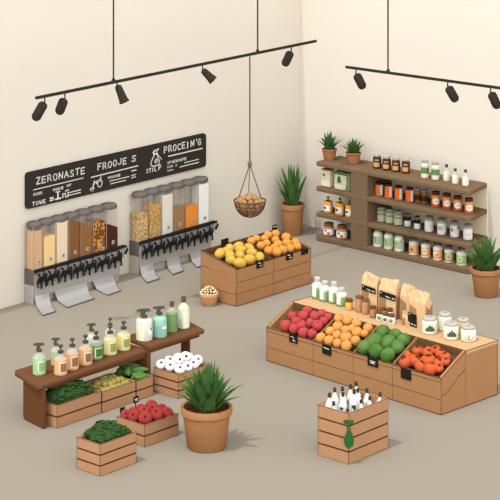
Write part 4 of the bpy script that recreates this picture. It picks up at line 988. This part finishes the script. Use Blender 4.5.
bottle('pale cream green bottle at the right end of the short bench', (-3.96, -2.255, ZB2), .232, .043, (216, 222, 196), G, 'cleaning bottles on the benches', sh=.66, neckr=.32, top='cap', bands=[(.03, .56, (240, 242, 220), FY + .0, .9)])

# ------------------------------------------------------------------ hanging basket of potatoes
hx, hy = -1.572, -.770
hb_t = thing('hanging_basket', 'round wire basket of potatoes hanging from the long track rail', 'basket', (hx, hy, .49))
zr, rb = .133, .138
mb = MB(); mb.tube([(0, 0, .465), (0, 0, 1.393)], .0065, 8); mb.build('hanging_cord', C_((92, 86, 74)), hb_t)
mb = MB(); mb.ball((0, 0, .458), .020, .020, .024, 10, 7); mb.lathe([(.014, .43), (.022, .438), (.014, .446)], n=10); mb.build('knot', C_((120, 108, 92)), hb_t, smooth=True)
for s in (-1, 1):
    q = r_ * (s * .112); MB().tube([(0, 0, .45), (q.x, q.y, zr - .02)], .0042, 6).build('sling_cord', C_((92, 80, 66)), hb_t)
q = Vector((.66, .75, 0)) * .112
MB().tube([(0, 0, .45), (q.x, q.y, zr - .02)], .0035, 6).build('sling_cord', C_((92, 80, 66)), hb_t)
def bowl_r(z): return rb * math.sin(math.acos(max(-1, min(1, 1 - (z + .012) / (zr + .012) )))) if z < zr else rb
wk = C_((122, 92, 64), 1.0)
mb = MB()
def ringp(r, z, n=28): return [(r * math.cos(2 * PI * i / n), r * math.sin(2 * PI * i / n), z) for i in range(n + 1)]
mb.tube(ringp(rb, zr), .007, 6); mb.build('rim', wk, hb_t)
mb = MB()
for z in (.002, .03, .062, .095): mb.tube(ringp(bowl_r(z), z), .0042, 5)
for i in range(12):
    a = 2 * PI * i / 12
    mb.tube([(bowl_r(z) * math.cos(a), bowl_r(z) * math.sin(a), z) for z in (0, .015, .035, .06, .09, .12, zr)], .0042, 5)
mb.lathe([(bowl_r(.0), -.002), (bowl_r(0), .003)], n=20)
mb.build('wire_net', wk, hb_t)
src = None
pr = random.Random(3); pts = []
for z, cnt, f_ in ((.030, 7, .50), (.062, 11, .70), (.10, 12, .74), (.075, 5, .32), (.130, 10, .66), (.155, 5, .34), (.168, 1, 0)):
    for i in range(cnt):
        a = 2 * PI * i / cnt + z * 40; rr = (bowl_r(min(z, .13)) - .004) * f_
        pts.append((hx + rr * math.cos(a), hy + rr * math.sin(a), .49 + z + pr.uniform(-.004, .008), pr.uniform(.026, .034)))
for p in pts:
    ro = (pr.uniform(0, 3), pr.uniform(0, 3), pr.uniform(0, 3))
    if src is None:
        src = tag(MB().ball((0, 0, 0), 1.15, .9, .85, 12, 8).build('potato', C_((194, 154, 108), 1.02), smooth=True), 'brown potato in the hanging wire basket', 'potato', 'potatoes in the hanging basket')
        src.location = p[:3]; src.rotation_euler = ro; src.scale = (p[3],) * 3
    else: dup(src, p[:3], ro, p[3])

# ------------------------------------------------------------------ light, world, camera
w = bpy.data.worlds.new('world'); scene.world = w; w.use_nodes = True
nt = w.node_tree; bg = nt.nodes['Background']
# soft daylight: brighter low over the open side of the room, dimmer overhead
tc = nt.nodes.new('ShaderNodeTexCoord')
dp_ = nt.nodes.new('ShaderNodeVectorMath'); dp_.operation = 'DOT_PRODUCT'; dp_.inputs[1].default_value = (-.67, -.71, .20)
nt.links.new(tc.outputs['Generated'], dp_.inputs[0])
mr = nt.nodes.new('ShaderNodeMapRange'); mr.inputs['From Min'].default_value = -.2; mr.inputs['From Max'].default_value = 1.0
mr.inputs['To Min'].default_value = .55; mr.inputs['To Max'].default_value = 2.08
nt.links.new(dp_.outputs['Value'], mr.inputs['Value'])
bg.inputs[0].default_value = (1, 1, 1, 1); nt.links.new(mr.outputs['Result'], bg.inputs[1])
sd = bpy.data.lights.new('sun', 'SUN'); sd.energy = 1.35; sd.angle = math.radians(1.5)
so = bpy.data.objects.new('sun', sd); COL.objects.link(so); so.location = (-6, -2, 5)
so.rotation_euler = Vector((.46, -.04, -1)).to_track_quat('-Z', 'Y').to_euler()

cd = bpy.data.cameras.new('camera'); cam = bpy.data.objects.new('camera', cd); COL.objects.link(cam); scene.camera = cam
cam.location = (-15.311853860214475, -13.125913985736487, 5.0)
cam.rotation_euler = (PI / 2, 0, math.radians(41.96) - PI / 2)
cd.sensor_width = 36; cd.lens = 36 * 2113 / 500; cd.shift_y = -1.1; cd.clip_end = 100
scene.view_settings.view_transform = 'Standard'; scene.view_settings.look = 'None'; scene.view_settings.gamma = 1
scene.view_settings.use_curve_mapping = False; scene.view_settings.exposure = .42
